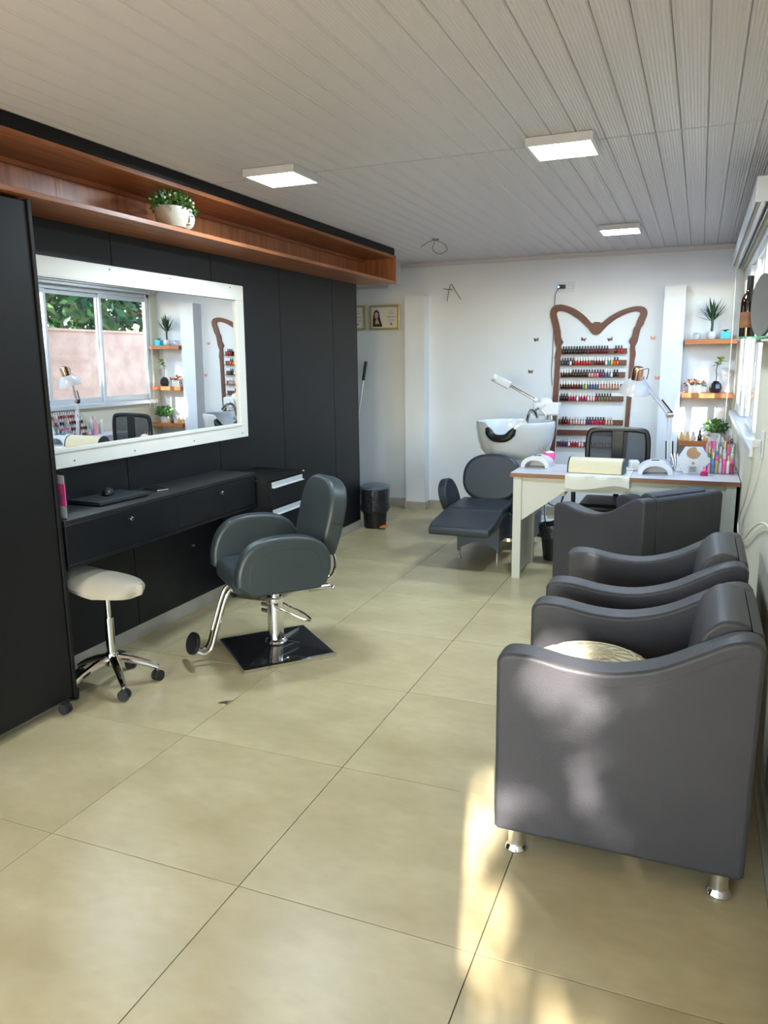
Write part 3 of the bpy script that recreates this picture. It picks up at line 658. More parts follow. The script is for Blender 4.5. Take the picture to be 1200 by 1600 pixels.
# ================================================================== BACK WALL
def certificate(x0, x1, z0, z1, label, photo):
    t = thing('framed_certificate', label, 'picture', ((x0 + x1) / 2, YB, (z0 + z1) / 2), 0, 'framed certificates on the back wall')
    hw, hh = (x1 - x0) / 2, (z1 - z0) / 2; f = 0.022
    mk('frame', M_goldf, lambda b: (box(b, (-hw, -0.022, -hh), (hw, -0.002, -hh + f), 0.003), box(b, (-hw, -0.022, hh - f), (hw, -0.002, hh), 0.003), box(b, (-hw, -0.022, -hh + f), (-hw + f, -0.002, hh - f), 0.003), box(b, (hw - f, -0.022, -hh + f), (hw, -0.002, hh - f), 0.003)), t)
    p = mk('paper', M_paper, lambda b: box(b, (-hw + f, -0.010, -hh + f), (hw - f, -0.004, hh - f)), t, 0)
    mk('printed_lines', M_print, lambda b: [box(b, (hw * a, -0.0112, hh * z), (hw * c, -0.0104, hh * z + h)) for a, c, z, h in ((0.15, 0.72, 0.02, 0.006), (0.25, 0.62, 0.32, 0.004), (0.3, 0.58, 0.5, 0.004), (0.15, 0.7, -0.2, 0.003), (0.2, 0.65, -0.32, 0.003), (0.36, 0.5, -0.6, 0.02))], p, 0)
    if photo:
        mk('portrait_print', M_hair, lambda b: prism(b, [(-hw * 0.82, -hh * 0.72), (-hw * 0.8, -hh * 0.1), (-hw * 0.72, hh * 0.5), (-hw * 0.55, hh * 0.66), (-hw * 0.38, hh * 0.5), (-hw * 0.3, -hh * 0.1), (-hw * 0.15, -hh * 0.72)], 'y', -0.0115, -0.0104), p, 0)
        mk('portrait_face', M_skin, lambda b: (prism(b, [(-hw * 0.55 + 0.022 * math.cos(k * PI / 8), hh * 0.2 + 0.036 * math.sin(k * PI / 8)) for k in range(16)], 'y', -0.0124, -0.0116), prism(b, [(-hw * 0.66, -hh * 0.5), (-hw * 0.58, -hh * 0.1), (-hw * 0.46, -hh * 0.1), (-hw * 0.36, -hh * 0.5)], 'y', -0.0124, -0.0116)), p, 0)
certificate(-3.285, -2.948, 1.884, 2.138, 'gold framed certificate with a portrait photo beside the pillar', True)
certificate(-3.68, -3.335, 1.89, 2.145, 'gold framed certificate half hidden behind the black panels', False)
mp_ = thing('mop', 'mop pole with black grip leaning in the alcove corner', 'mop', (-3.5, 7.48, 0))
mk('pole', M_steel, lambda b: cyl(b, (0, 0, 0.05), (0.16, 0.19, 1.45), 0.011, n=10), mp_); mk('grip', M_plast, lambda b: cyl(b, (0.148, 0.176, 1.36), (0.172, 0.204, 1.56), 0.016, n=10), mp_)
mk('head', M_towel, lambda b: box(b, (-0.15, -0.06, 0.0), (0.15, 0.06, 0.06), 0.02), mp_)

# wall socket, charger and cable
so = thing('wall_socket', 'white wall socket high above the nail polish rack', 'socket', (-1.235, YB, 2.235))
mk('plate', M_whpl, lambda b: box(b, (-0.075, -0.010, -0.045), (0.078, 0, 0.045), 0.004), so); mk('socket_face', M_whpl, lambda b: lathe(b, [(0, 0), (0.022, 0), (0.022, 0.003), (0.015, -0.002), (0, -0.002)], n=20, M=Matrix.Translation((0.04, -0.012, 0)) @ Matrix.Rotation(PI / 2, 4, 'X')), so)
cg = thing('plug_charger', 'black plug adapter with a blue light in the wall socket', 'charger', (-1.272, YB - 0.010, 2.238))
mk('body', M_plast, lambda b: box(b, (-0.032, -0.045, -0.018), (0.032, 0, 0.018), 0.005), cg); mk('indicator', M_blue, lambda b: ball(b, (-0.028, -0.04, -0.002), 0.010), cg)
tag(mk('charger_cable', M_plast, lambda b: tube(b, smooth_path([(-1.308, 7.69, 2.225), (-1.335, 7.70, 2.17), (-1.34, 7.71, 2.08), (-1.345, 7.714, 1.83), (-1.348, 7.714, 1.566), (-1.353, 7.714, 1.433), (-1.342, 7.714, 1.305)]), 0.0028, 6), None), 'thin dark cable hanging from the plug adapter beside the rack', 'cable')
def ww(b):
    for pts in (((-2.468, 2.279), (-2.43, 2.268), (-2.37, 2.262)), ((-2.43, 2.15), (-2.41, 2.24), (-2.386, 2.318), (-2.34, 2.25), (-2.285, 2.164))):
        tube(b, smooth_path([(x, YB - 0.006 - 0.012 * (k % 2), z) for k, (x, z) in enumerate(pts)], 4), 0.0035, 6)
tag(mk('wire_scrap', M_wire, ww, None), 'bent wire ends poking out of the back wall', 'wire')
pw = thing('ceiling_wires', 'loose looped wires hanging from a hole in the ceiling', 'wire', (-2.08, 6.28, ZC))
mk('junction', M_wire, lambda b: lathe(b, [(0, 0), (0.03, 0), (0.028, -0.012), (0, -0.012)], n=14), pw)
mk('wire_loop', M_wire, lambda b: (tube(b, smooth_path([(0, 0, -0.01), (0.07, 0.02, -0.04), (0.09, 0.03, -0.09), (0.03, 0.0, -0.12), (-0.02, -0.01, -0.08), (0, 0, -0.01)], 6), 0.003, 6), tube(b, smooth_path([(-0.01, 0, -0.01), (-0.06, 0, -0.02), (-0.12, -0.02, -0.06)], 6), 0.003, 6)), pw)

def butterfly(x, z, s, m, label, tilt):
    t = thing('butterfly_sticker', label, 'sticker', (x, YB, z), 0, 'butterfly stickers on the back wall'); t.rotation_euler = (0, math.radians(tilt), 0)
    for k in (-1, 1):
        pts = [(0, -0.004), (0.012, 0.010), (0.026, 0.020), (0.032, 0.014), (0.028, 0.002), (0.018, -0.002), (0.022, -0.012), (0.014, -0.020), (0.004, -0.012)]
        mk('wing', m, lambda b: prism(b, [(k * a * s, c * s) for a, c in pts], 'y', -0.012, -0.0095, M=Matrix.Rotation(k * 0.25, 4, 'Z') @ Matrix.Translation((0, 0.006, 0))), t, 0)
    mk('body', m, lambda b: box(b, (-0.002 * s, -0.012, -0.016 * s), (0.002 * s, -0.001, 0.012 * s)), t, 0)
butterfly(-1.512, 1.752, 1, M_butter, 'dark butterfly sticker, topmost one left of the rack', -8)
butterfly(-1.56, 1.442, 1, M_butter, 'dark butterfly sticker on bare wall above the steamer arm', 4)
butterfly(-1.548, 0.914, 1, M_butter, 'dark butterfly sticker just above the wash basin rim', -10)
butterfly(-1.057, 1.745, 1, M_butter, 'rosy brown butterfly sticker inside the rack, under its left wing curve', 14)
butterfly(-0.81, 1.74, 1, M_butter, 'rosy brown butterfly sticker inside the rack, under its right wing curve', -14)
butterfly(-0.424, 1.744, 1, M_butterp, 'pink butterfly sticker between rack and pillar, the upper one', 6)
butterfly(-0.366, 1.378, 1, M_butterp, 'dull pink butterfly sticker between rack and pillar, the lower one', 0)

# ------------------------------------------------------------------ butterfly rack with polish bottles
ROWS = [  # (x0, x1, z)
    (-1.262, -0.648, 1.602), (-1.268, -0.648, 1.494), (-1.266, -0.655, 1.381), (-1.268, -0.656, 1.268), (-1.268, -0.660, 1.153), (-1.270, -0.655, 0.925), (-1.283, -0.655, 0.822), (-1.283, -0.655, 0.705)]
def rack():
    t = thing('polish_rack', 'brown butterfly shaped wall rack holding rows of nail polish', 'rack', (0, YB, 0))
    cx = -0.938
    outer = [(-1.345, 0.59), (-1.34, 0.78), (-1.331, 1.163), (-1.322, 1.40), (-1.318, 1.54), (-1.323, 1.585), (-1.318, 1.62), (-1.309, 1.668), (-1.326, 1.715), (-1.336, 1.804), (-1.358, 1.897), (-1.378, 1.976), (-1.373, 2.03), (-1.343, 2.065), (-1.284, 2.076), (-1.205, 2.056), (-1.125, 2.018), (-1.045, 1.957), (-0.985, 1.893), (-0.962, 1.9), (cx, 1.903)]
    inner = [(-1.30, 0.59), (-1.292, 0.822), (-1.278, 1.231), (-1.270, 1.55), (-1.262, 1.645), (-1.266, 1.69), (-1.246, 1.719), (-1.268, 1.763), (-1.276, 1.829), (-1.299, 1.921), (-1.318, 1.985), (-1.30, 2.012), (-1.243, 2.011), (-1.163, 1.974), (-1.083, 1.912), (-1.015, 1.848), (-0.982, 1.805), (-0.965, 1.790), (-0.95, 1.784), (-0.942, 1.782), (cx, 1.782)]
    def half(s):
        O = smooth2(outer, 3); I = smooth2(inner, 3)
        # right half: measured widths
        def w(p):
            x, z = p
            if s < 0: return (x, z)
            d = cx - x
            f = 1.03 if z > 1.85 else 0.80 + (z - 0.6) / 1.25 * 0.2
            return (cx + d * f, z - 0.04 * max(0, (z - 1.9) / 0.17))
        bm = N(); vo = [bm.verts.new((w(p)[0], -0.018, w(p)[1])) for p in O]; vi = [bm.verts.new((w(p)[0], -0.018, w(p)[1])) for p in I]
        n = min(len(vo), len(vi))
        for i in range(n - 1): bm.faces.new((vo[i], vo[i + 1], vi[i + 1], vi[i]))
        r = bmesh.ops.extrude_face_region(bm, geom=list(bm.faces))
        for v in r['geom']:
            if isinstance(v, bmesh.types.BMVert): v.co.y = -0.002
        obj('frame_side', bm, M_brown, t, 30)
    half(-1); half(1)
    for k, (x0, x1, z) in enumerate(ROWS):
        mk('rack_shelf', M_brown, lambda b: (box(b, (x0, -0.008, z), (x1, -0.001, z + 0.05), 0.001, 1), box(b, (x0, -0.040, z), (x1, -0.008, z + 0.006), 0.001, 1)), t, 0)
rack()

PC = {'black': S(20, 20, 22), 'dark red': S(92, 14, 30), 'red': S(196, 24, 44), 'navy blue': S(34, 62, 92), 'white': S(236, 234, 232), 'teal': S(40, 150, 150), 'orange': S(236, 92, 40), 'pink': S(232, 110, 140),
      'purple': S(92, 48, 110), 'blue': S(64, 104, 160), 'nude': S(206, 170, 160), 'yellow': S(224, 196, 70), 'magenta': S(186, 38, 92), 'olive': S(118, 116, 84), 'pale pink': S(236, 196, 202), 'brown': S(104, 62, 52)}
CAPC = {'black': M_plast, 'silver': M_steel, 'white': M_whpl}
PM = {k: mat('polish_' + k.replace(' ', '_'), v, 0.08, coat=0.5) for k, v in PC.items()}
BM = {}
def polish_mesh(colr, cap):
    if ('b', colr) not in BM:
        bm = N(); lathe(bm, [(0, 0), (0.0095, 0), (0.0108, 0.002), (0.0108, 0.030), (0.0085, 0.036), (0.0045, 0.039), (0, 0.039)], n=10)
        o = obj('nail_polish_bottle', bm, PM[colr], None, 40); BM[('b', colr)] = o.data; bpy.data.objects.remove(o)
    if ('c', cap) not in BM:
        bm = N(); lathe(bm, [(0, 0.037), (0.0068, 0.037), (0.0068, 0.058), (0.0058, 0.072), (0, 0.073)], n=10)
        o = obj('cap', bm, CAPC[cap], None, 40); BM[('c', cap)] = o.data; bpy.data.objects.remove(o)
    return BM[('b', colr)], BM[('c', cap)]
ORD = ['first', 'second', 'third', 'fourth', 'fifth', 'sixth', 'seventh', 'eighth', 'ninth', 'tenth', 'eleventh', 'twelfth', 'thirteenth', 'fourteenth', 'fifteenth', 'sixteenth', 'seventeenth', 'eighteenth', 'nineteenth', 'twentieth', 'twenty-first', 'twenty-second', 'twenty-third', 'twenty-fourth', 'twenty-fifth']
def polish(x, y, z, colr, cap, where, group):
    mb, mc = polish_mesh(colr, cap)
    o = bpy.data.objects.new('nail_polish_bottle', mb); COL.objects.link(o); o.location = (x, y, z)
    tag(o, f'{colr} nail polish, {cap} cap, {where}', 'nail polish', group)
    c = bpy.data.objects.new('cap', mc); COL.objects.link(c); c.parent = o
WH = ['top row of the rack', 'second row of the rack', 'third row of the rack', 'fourth row of the rack', 'fifth row of the rack', 'sixth row of the rack', None, 'lowest row of the rack']
def row(k, seq):
    x0, x1, z = ROWS[k]; x = x0 + 0.022
    n = 0
    for it in seq:
        if it is None: x += 0.0255; continue
        c, cap = it; polish(x, YB - 0.024, z + 0.006, c, cap, f'{ORD[n]} from basin end, {WH[k]}', 'nail polish bottles on the ' + WH[k]); x += 0.0258; n += 1
def rep(c, cap, n): return [(c, cap)] * n
row(0, rep('black', 'black', 9) + rep('dark red', 'black', 8) + [None, None] + rep('black', 'black', 1) + rep('red', 'black', 2))
row(1, rep('navy blue', 'black', 3) + rep('white', 'black', 1) + rep('dark red', 'black', 1) + rep('red', 'silver', 6) + [None] + rep('dark red', 'silver', 4) + rep('white', 'silver', 1) + rep('teal', 'silver', 1) + rep('yellow', 'white', 1) + rep('orange', 'black', 2))
row(2, rep('black', 'silver', 4) + rep('black', 'black', 6) + rep('nude', 'black', 2) + rep('pink', 'black', 2) + rep('purple', 'black', 2) + rep('blue', 'silver', 2) + rep('white', 'white', 1) + rep('black', 'black', 2))
row(3, rep('black', 'silver', 3) + rep('dark red', 'silver', 5) + rep('teal', 'silver', 1) + rep('yellow', 'silver', 1) + rep('blue', 'silver', 4) + rep('nude', 'silver', 8))
row(4, rep('black', 'black', 3) + rep('magenta', 'silver', 3) + rep('white', 'white', 1) + rep('magenta', 'silver', 3) + rep('pale pink', 'white', 3) + rep('magenta', 'black', 1) + rep('olive', 'black', 5))
row(5, rep('brown', 'silver', 1) + rep('dark red', 'black', 2) + rep('red', 'silver', 1) + rep('nude', 'silver', 2) + rep('pale pink', 'white', 4) + rep('purple', 'black', 2) + rep('magenta', 'black', 3) + rep('red', 'black', 2) + rep('nude', 'silver', 3))
row(7, [None] + rep('purple', 'silver', 3) + rep('white', 'white', 1) + rep('red', 'white', 3) + rep('pale pink', 'white', 2) + [None] + rep('nude', 'silver', 9))

# ------------------------------------------------------------------ niche shelves and their things
def niche_shelf(z, label):
    t = thing('niche_shelf', label, 'shelf', (0.07, 7.62, z))
    mk('board', M_shelfw, lambda b: box(b, (-0.212, -0.1, 0), (0.218, 0.098, 0.045), 0.003), t, 0)
    for x in (-0.17, 0.17):
        mk('bracket', M_whpl, lambda b: (box(b, (x - 0.006, 0.09, -0.06), (x + 0.006, 0.099, 0)), box(b, (x - 0.006, -0.06, -0.006), (x + 0.006, 0.09, 0))), t, 0)
niche_shelf(1.672, 'rustic wooden niche shelf carrying the dracaena, topmost of three')
niche_shelf(1.198, 'rustic wooden niche shelf carrying the black vase, middle of three')
niche_shelf(0.765, 'rustic wooden niche shelf carrying perfume bottles, lowest of three')
def dracaena():
    t = thing('potted_dracaena', 'dark green dracaena in a round white pot', 'plant', (0.075, 7.60, 1.717))
    mk('pot', M_ceramic, lambda b: lathe(b, [(0, 0), (0.03, 0), (0.042, 0.02), (0.044, 0.045), (0.036, 0.066), (0.03, 0.066), (0.03, 0.055), (0, 0.055)], n=20), t)
    mk('stem', M_leafd, lambda b: tube(b, [(0, 0, 0.05), (0.004, 0, 0.12), (0, 0, 0.2)], [0.012, 0.010, 0.014], 8), t)
    def lv(b):
        for k in range(34):
            a = k * 2.4; e = math.radians(random.uniform(8, 80)); blade(b, (0, 0, 0.15 + 0.05 * random.random()), (math.cos(a) * math.cos(e), math.sin(a) * math.cos(e) * 0.6, math.sin(e)), random.uniform(0.13, 0.18), 0.011, random.uniform(-0.5, 0.3) * math.cos(e))
    mk('leaves', M_leafd, lv, t, 0)
dracaena()
jr = thing('glass_jar', 'small clear glass jar with a dark sprig on the top niche shelf', 'jar', (-0.045, 7.60, 1.717))
mk('jar', M_acryl, lambda b: lathe(b, [(0, 0), (0.032, 0), (0.036, 0.02), (0.036, 0.05), (0.03, 0.06), (0.027, 0.058), (0.033, 0.048), (0.033, 0.006), (0, 0.006)], n=20), jr); mk('sprig', M_leafd, lambda b: [blade(b, (0, 0, 0.05), (math.cos(k), math.sin(k), 0.35), 0.04, 0.006, 0.4) for k in range(0, 6)], jr, 0)
tm = thing('turquoise_planter', 'turquoise square pot with a small succulent', 'plant', (0.19, 7.60, 1.717))
mk('pot', M_teal, lambda b: prism(b, [(-0.036, -0.036), (0.036, -0.036), (0.036, 0.036), (-0.036, 0.036)], 'z', 0, 0.062, 0.005), tm); mk('succulent', M_leafd, lambda b: [blade(b, (0, 0, 0.062), (math.cos(k * 2.4) * 0.8, math.sin(k * 2.4) * 0.8, 0.6), 0.055, 0.007, 0.2) for k in range(12)], tm, 0)
fb = thing('flower_basket', 'white basket of peach flowers on the middle niche shelf', 'flowers', (-0.035, 7.60, 1.243))
mk('basket', M_white, lambda b: (lathe(b, [(0, 0), (0.042, 0), (0.05, 0.07), (0.046, 0.07), (0.04, 0.01), (0, 0.01)], n=18), [cyl(b, (0.047 * math.cos(k), 0.047 * math.sin(k), 0.0), (0.052 * math.cos(k), 0.052 * math.sin(k), 0.07), 0.004, n=6) for k in [2 * PI * j / 14 for j in range(14)]]), fb)
mk('foliage', M_leafd, lambda b: leaves(b, 90, (0, 0, 0.08), (0.075, 0.05, 0.025), 0.035, 0), fb, 0)
mk('blossoms', M_peach, lambda b: [ball(b, (random.uniform(-0.085, 0.085), random.uniform(-0.05, 0.03), 0.09 + random.uniform(-0.012, 0.022)), 0.015, (1, 1, 0.7), 8) for _ in range(18)], fb)
vz = thing('faceted_vase', 'black faceted vase with one lime green flower', 'vase', (0.14, 7.60, 1.243))
mk('vase', M_vase, lambda b: lathe(b, [(0, 0), (0.04, 0), (0.056, 0.04), (0.045, 0.08), (0.022, 0.105), (0.018, 0.105), (0.018, 0.09), (0, 0.09)], n=8), vz, 0); mk('stem', M_bark, lambda b: tube(b, smooth_path([(0, 0, 0.09), (0.004, 0, 0.15), (-0.004, 0, 0.2), (0.008, 0, 0.25)]), 0.0035, 6), vz)
def ofl(b):
    for c in ((0.012, -0.01, 0.25), (0.03, -0.01, 0.29)):
        for k in range(9): blade(b, c, (math.cos(k * 0.7), math.sin(k * 0.7) * 0.6, random.uniform(-0.2, 0.8)), 0.062, 0.022, 0.2)
mk('flower', M_leafl, ofl, vz, 0)
pf = thing('low_shelf_plant', 'bushy green plant in a white pot on the lowest niche shelf', 'plant', (0.17, 7.60, 0.81))
mk('pot', M_ceramic, lambda b: lathe(b, [(0, 0), (0.04, 0), (0.05, 0.075), (0.044, 0.075), (0.042, 0.06), (0, 0.06)], n=18), pf); mk('foliage', M_leaf, lambda b: leaves(b, 260, (0, 0, 0.13), (0.085, 0.07, 0.06), 0.045, 0.1), pf, 0)
def perfume(x, y, z, h, col, capm, label, sq=True):
    t = thing('perfume_bottle', label, 'bottle', (x, y, z), 0, 'bottles on the lowest niche shelf')
    mk('body', col, lambda b: box(b, (-0.018, -0.012, 0), (0.018, 0.012, h), 0.004) if sq else lathe(b, [(0, 0), (0.017, 0), (0.019, h * 0.6), (0.008, h), (0, h)], n=14), t)
    mk('cap', capm, lambda b: cyl(b, (0, 0, h), (0, 0, h + 0.03), 0.010, n=12), t)
M_amber = mat('amber_perfume', S(216, 178, 110), 0.08, coat=0.5)
perfume(-0.12, 7.57, 0.81, 0.05, M_amber, M_goldf, 'square amber perfume bottle with gold cap at the pillar end')
perfume(-0.07, 7.57, 0.81, 0.05, M_amber, M_goldf, 'amber perfume bottle with gold cap, second from the pillar')
perfume(-0.02, 7.57, 0.81, 0.055, M_ceramic, M_steel, 'pale perfume bottle with silver cap on the lowest niche shelf')
perfume(0.035, 7.57, 0.81, 0.065, M_vase, M_plast, 'dark conical bottle with black cap on the lowest niche shelf', False)
perfume(0.085, 7.57, 0.81, 0.045, M_amber, M_whpl, 'small amber bottle with white cap on the lowest niche shelf')

# ================================================================== WASH UNIT
def wash_unit():
    t = thing('shampoo_unit', 'slate vinyl shampoo chair with white ceramic backwash basin', 'shampoo chair', (-1.55, 5.9, 0))
    mk('seat', M_wash, lambda b: box(b, (-0.235, -0.3, 0.36), (0.235, 0.22, 0.44), 0.035, 4), t, 60)
    Rl = Matrix.Translation((0, -0.29, 0.43)) @ Matrix.Rotation(math.radians(8), 4, 'X')
    mk('leg_rest', M_wash, lambda b: prism(b, [(-0.235, 0), (0.235, 0), (0.245, -0.30), (0.225, -0.42), (-0.225, -0.42), (-0.245, -0.30)], 'z', -0.07, 0.0, 0.024, 4, Rl), t, 60)
    Rb = Matrix.Translation((0.01, 0.24, 0.60)) @ Matrix.Rotation(math.radians(-16), 4, 'X')
    ov = [(0.245 * math.copysign(abs(math.cos(k * PI / 20)) ** 0.8, math.cos(k * PI / 20)), 0.20 * math.copysign(abs(math.sin(k * PI / 20)) ** 0.85, math.sin(k * PI / 20))) for k in range(40)]
    mk('backrest', M_wash, lambda b: prism(b, ov, 'y', -0.045, 0.05, 0.035, 5, Rb), t, 60)
    mk('back_post', M_washb, lambda b: (box(b, (-0.12, 0.2, 0.36), (0.12, 0.27, 0.56), 0.01), box(b, (-0.03, 0.18, 0.40), (0.16, 0.2, 0.44), 0.004)), t)
    for s in (-1, 1):
        pr = smooth2([(-0.10, 0.36), (-0.16, 0.46), (-0.15, 0.56), (-0.06, 0.615), (0.06, 0.60), (0.15, 0.52), (0.19, 0.42), (0.18, 0.35)], 4)
        Ma = Matrix.Translation((s * 0.26, 0.02, 0)) @ Matrix.Rotation(s * math.radians(10), 4, 'Y') @ Matrix.Translation((0, 0, -0.0))
        arm = mk('armrest', M_wash, lambda b: prism(b, pr, 'x', -0.035 + s * -0.05, 0.035 + s * -0.05, 0.026, 4, Ma), t, 60)
    def front(b):
        pts = [(-0.175, 0.36), (-0.168, 0.06), (-0.15, 0.06)] + [(-0.15 + 0.30 * k / 10, 0.085 + 0.055 * math.sin(PI * k / 10)) for k in range(11)] + [(0.15, 0.06), (0.168, 0.06), (0.175, 0.36)]
        prism(b, pts, 'y', -0.15, -0.12)
    mk('base_front', M_washb, front, t, 30)
    mk('base_body', M_washb, lambda b: box(b, (-0.165, -0.12, 0.13), (0.165, 0.25, 0.36), 0.01), t)
    mk('base_rear', M_washb, lambda b: box(b, (-0.2, 0.25, 0.09), (0.36, 0.6, 0.30), 0.02), t)
    for x, y in ((-0.155, -0.135), (0.155, -0.135), (-0.155, 0.5), (0.3, 0.5)):
        mk('foot', M_steel, lambda b: (cyl(b, (x, y, 0.012), (x, y, 0.14), 0.009, n=10), cyl(b, (x, y, 0), (x, y, 0.014), 0.016, n=12)), t)
    mk('pedestal', M_ceramic, lambda b: lathe(b, [(0, 0), (0.2, 0), (0.17, 0.25), (0.15, 0.62), (0.19, 0.72), (0, 0.72)], (0.07, 0.72, 0), 24), t)
    def basin(b):
        n = 56; cx, cy = 0.085, 0.74; rings = []
        notch = math.radians(-102)
        def rim(a):
            d = math.atan2(math.sin(a - notch), math.cos(a - notch)); return 1.035 - 0.15 * math.exp(-(d / 0.30) ** 4)
        for k, (f, h) in enumerate(((0.0, 0), (0.52, 0.0), (0.72, 0.08), (0.88, 0.28), (0.96, 0.55), (1.0, 0.85), (1.0, 0.97), (0.985, 1.0), (0.95, 1.0), (0.93, 0.95), (0.86, 0.6), (0.6, 0.38), (0.0, 0.34))):
            if f == 0:
                rings.append([b.verts.new((cx, cy, 0.70 + h * 0.335))]); continue
            R = []
            for i in range(n):
                a = 2 * PI * i / n; top = rim(a); R.append(b.verts.new((cx + 0.345 * f * math.cos(a), cy + 0.28 * f * math.sin(a), 0.70 + h * (top - 0.70))))
            rings.append(R)
        for A, B in zip(rings, rings[1:]):
            for i in range(n):
                q = []
                for v in (A[i % len(A)], A[(i + 1) % len(A)], B[(i + 1) % len(B)], B[i % len(B)]):
                    if v not in q: q.append(v)
                b.faces.new(q)
    bs = mk('basin', M_ceramic, basin, t, 60)
    def neck(b):
        pts = []
        for k in range(13):
            a = math.radians(-102) + (k - 6) * 0.062; d = (k - 6) * 0.062
            pts.append((0.085 + 0.345 * math.cos(a), 0.74 + 0.285 * math.sin(a), 0.905 + 0.085 * (abs(d) / 0.372) ** 3))
        tube(b, pts, [0.018] + [0.034] * 11 + [0.018], 10)
    mk('neck_rest', M_plast, neck, bs)
    fc = mk('faucet', M_chrome, lambda b: (tube(b, smooth_path([(0.16, 0.86, 0.98), (0.17, 0.86, 1.06), (0.20, 0.84, 1.12), (0.25, 0.80, 1.10), (0.27, 0.77, 1.06)], 5), 0.014, 10), tube(b, [(0.20, 0.86, 1.1), (0.26, 0.88, 1.14)], 0.010, 8), lathe(b, [(0, 0.96), (0.03, 0.96), (0.03, 0.985), (0, 0.985)], (0.16, 0.86, 0), 14)), bs)
wash_unit()

# ------------------------------------------------------------------ facial steamer
def steamer():
    t = thing('facial_steamer', 'white facial steamer on a pole with an angled chrome arm', 'steamer', (-1.255, 6.98, 0))
    mk('pole', M_whpl, lambda b: cyl(b, (0, 0, 0.08), (0, 0, 1.12), 0.016, n=14), t)
    mk('hub', M_whpl, lambda b: lathe(b, [(0, 0.06), (0.045, 0.06), (0.035, 0.12), (0.02, 0.14), (0, 0.14)], n=18), t)
    for k in range(5):
        a = math.radians(56 + 72 * k); c, s = math.cos(a), math.sin(a)
        l = mk('base_leg', M_whpl, lambda b: tube(b, [(c * 0.03, s * 0.03, 0.085), (c * 0.16, s * 0.16, 0.075), (c * 0.27, s * 0.27, 0.058)], [0.022, 0.02, 0.015], 8), t)
        mk('castor', M_rubber, lambda b: (cyl(b, (c * 0.27 - s * 0.014, s * 0.27 + c * 0.014, 0.024), (c * 0.27 + s * 0.014, s * 0.27 - c * 0.014, 0.024), 0.024, n=14)), l)
    mk('housing', M_whpl, lambda b: (box(b, (-0.11, -0.08, 1.065), (0.115, 0.08, 1.178), 0.015, 3), lathe(b, [(0, 1.17), (0.075, 1.17), (0.06, 1.205), (0.03, 1.22), (0, 1.22)], (-0.02, 0, 0), 20)), t)
    mk('water_jar', M_acryl, lambda b: lathe(b, [(0, 0.955), (0.05, 0.955), (0.052, 0.975), (0.046, 1.065), (0.043, 1.065), (0.048, 0.975), (0, 0.962)], (0.05, 0, 0), 18), t)
    ar = mk('arm', M_chrome, lambda b: cyl(b, (-0.09, 0, 1.19), (-0.36, 0, 1.34), 0.013, n=12), t)
    mk('collar', M_whpl, lambda b: cyl(b, (-0.06, 0, 1.172), (-0.115, 0, 1.203), 0.022, n=12), ar)
    M_ = Matrix.Translation((-0.405, 0, 1.36)) @ Matrix.Rotation(math.radians(26), 4, 'Y')
    hd = mk('spray_head', M_whpl, lambda b: (box(b, (-0.075, -0.03, -0.038), (0.075, 0.03, 0.034), 0.014, 3, M_),), t)
    mk('nozzle', M_whpl, lambda b: cyl(b, M_ @ Vector((-0.06, 0, 0.0)), M_ @ Vector((-0.10, 0, 0.0)), 0.034, 0.038, 14), hd)
    mk('coiled_cord', M_cable, lambda b: tube(b, smooth_path([(0.0, -0.085, 1.17), (-0.03, -0.09, 1.12), (0.01, -0.09, 1.06), (-0.03, -0.06, 1.0), (0.0, -0.04, 0.92), (-0.02, -0.03, 0.8), (-0.012, -0.03, 0.6)]), 0.006, 6), t)
    mk('looped_cord', M_cable, lambda b: tube(b, smooth_path([(-0.09, -0.05, 1.195), (-0.16, -0.06, 1.14), (-0.15, -0.07, 1.07), (-0.07, -0.07, 1.04), (0.01, -0.07, 1.0)]), 0.004, 6), t)
steamer()

# ================================================================== DESK
DZ = 0.775
def desk():
    t = thing('nail_desk', 'white manicure desk with a walnut edge and angled corner panels', 'desk', (-0.455, 5.58, 0))
    x0, x1, y0, y1 = -0.745, 0.74, -0.275, 0.275
    mk('top', M_deskt, lambda b: box(b, (x0 + 0.002, y0 + 0.002, DZ - 0.03), (x1 - 0.002, y1 - 0.002, DZ), 0.001, 1), t, 0)
    mk('edge_band', M_edge, lambda b: (box(b, (x0, y0, DZ - 0.03), (x1, y0 + 0.002, DZ - 0.001)), box(b, (x0, y0 + .002, DZ - 0.03), (x0 + 0.002, y1, DZ - 0.001)), box(b, (x1 - 0.002, y0 + .002, DZ - 0.03), (x1, y1, DZ - 0.001))), t, 0)
    for x in (x0 + 0.02, x1 - 0.08):
        for y in (y0 + 0.015, y1 - 0.05):
            mk('leg', M_desk, lambda b: box(b, (x, y, 0.0), (x + 0.06, y + 0.035, DZ - 0.03), 0.002, 1), t, 0)
        mk('end_panel', M_desk, lambda b: box(b, (x + 0.02, y0 + 0.05, 0.02), (x + 0.04, y1 - 0.05, DZ - 0.03), 0.001, 1), t, 0)
    a, c = x0 + 0.08, x1 - 0.08; zt = DZ - 0.03
    def apron(b): prism(b, [(a, zt), (a, 0.43), (a + 0.30, zt - 0.09), (c - 0.30, zt - 0.09), (c, 0.43), (c, zt)], 'y', y0 + 0.03, y0 + 0.048)
    mk('angled_apron', M_desk, apron, t, 0)
    for s, q in ((1, a), (-1, c)):
        mk('corner_brace', M_desk, lambda b: prism(b, [(q, 0.43), (q + s * 0.30, zt - 0.09), (q + s * 0.30, zt - 0.072), (q, 0.448)], 'y', y0 + 0.0485, y0 + 0.14), t, 0)
    mk('under_drawer', M_white, lambda b: box(b, (x0 + 0.22, -0.12, 0.60), (x0 + 0.36, 0.1, 0.655), 0.003), t)
desk()
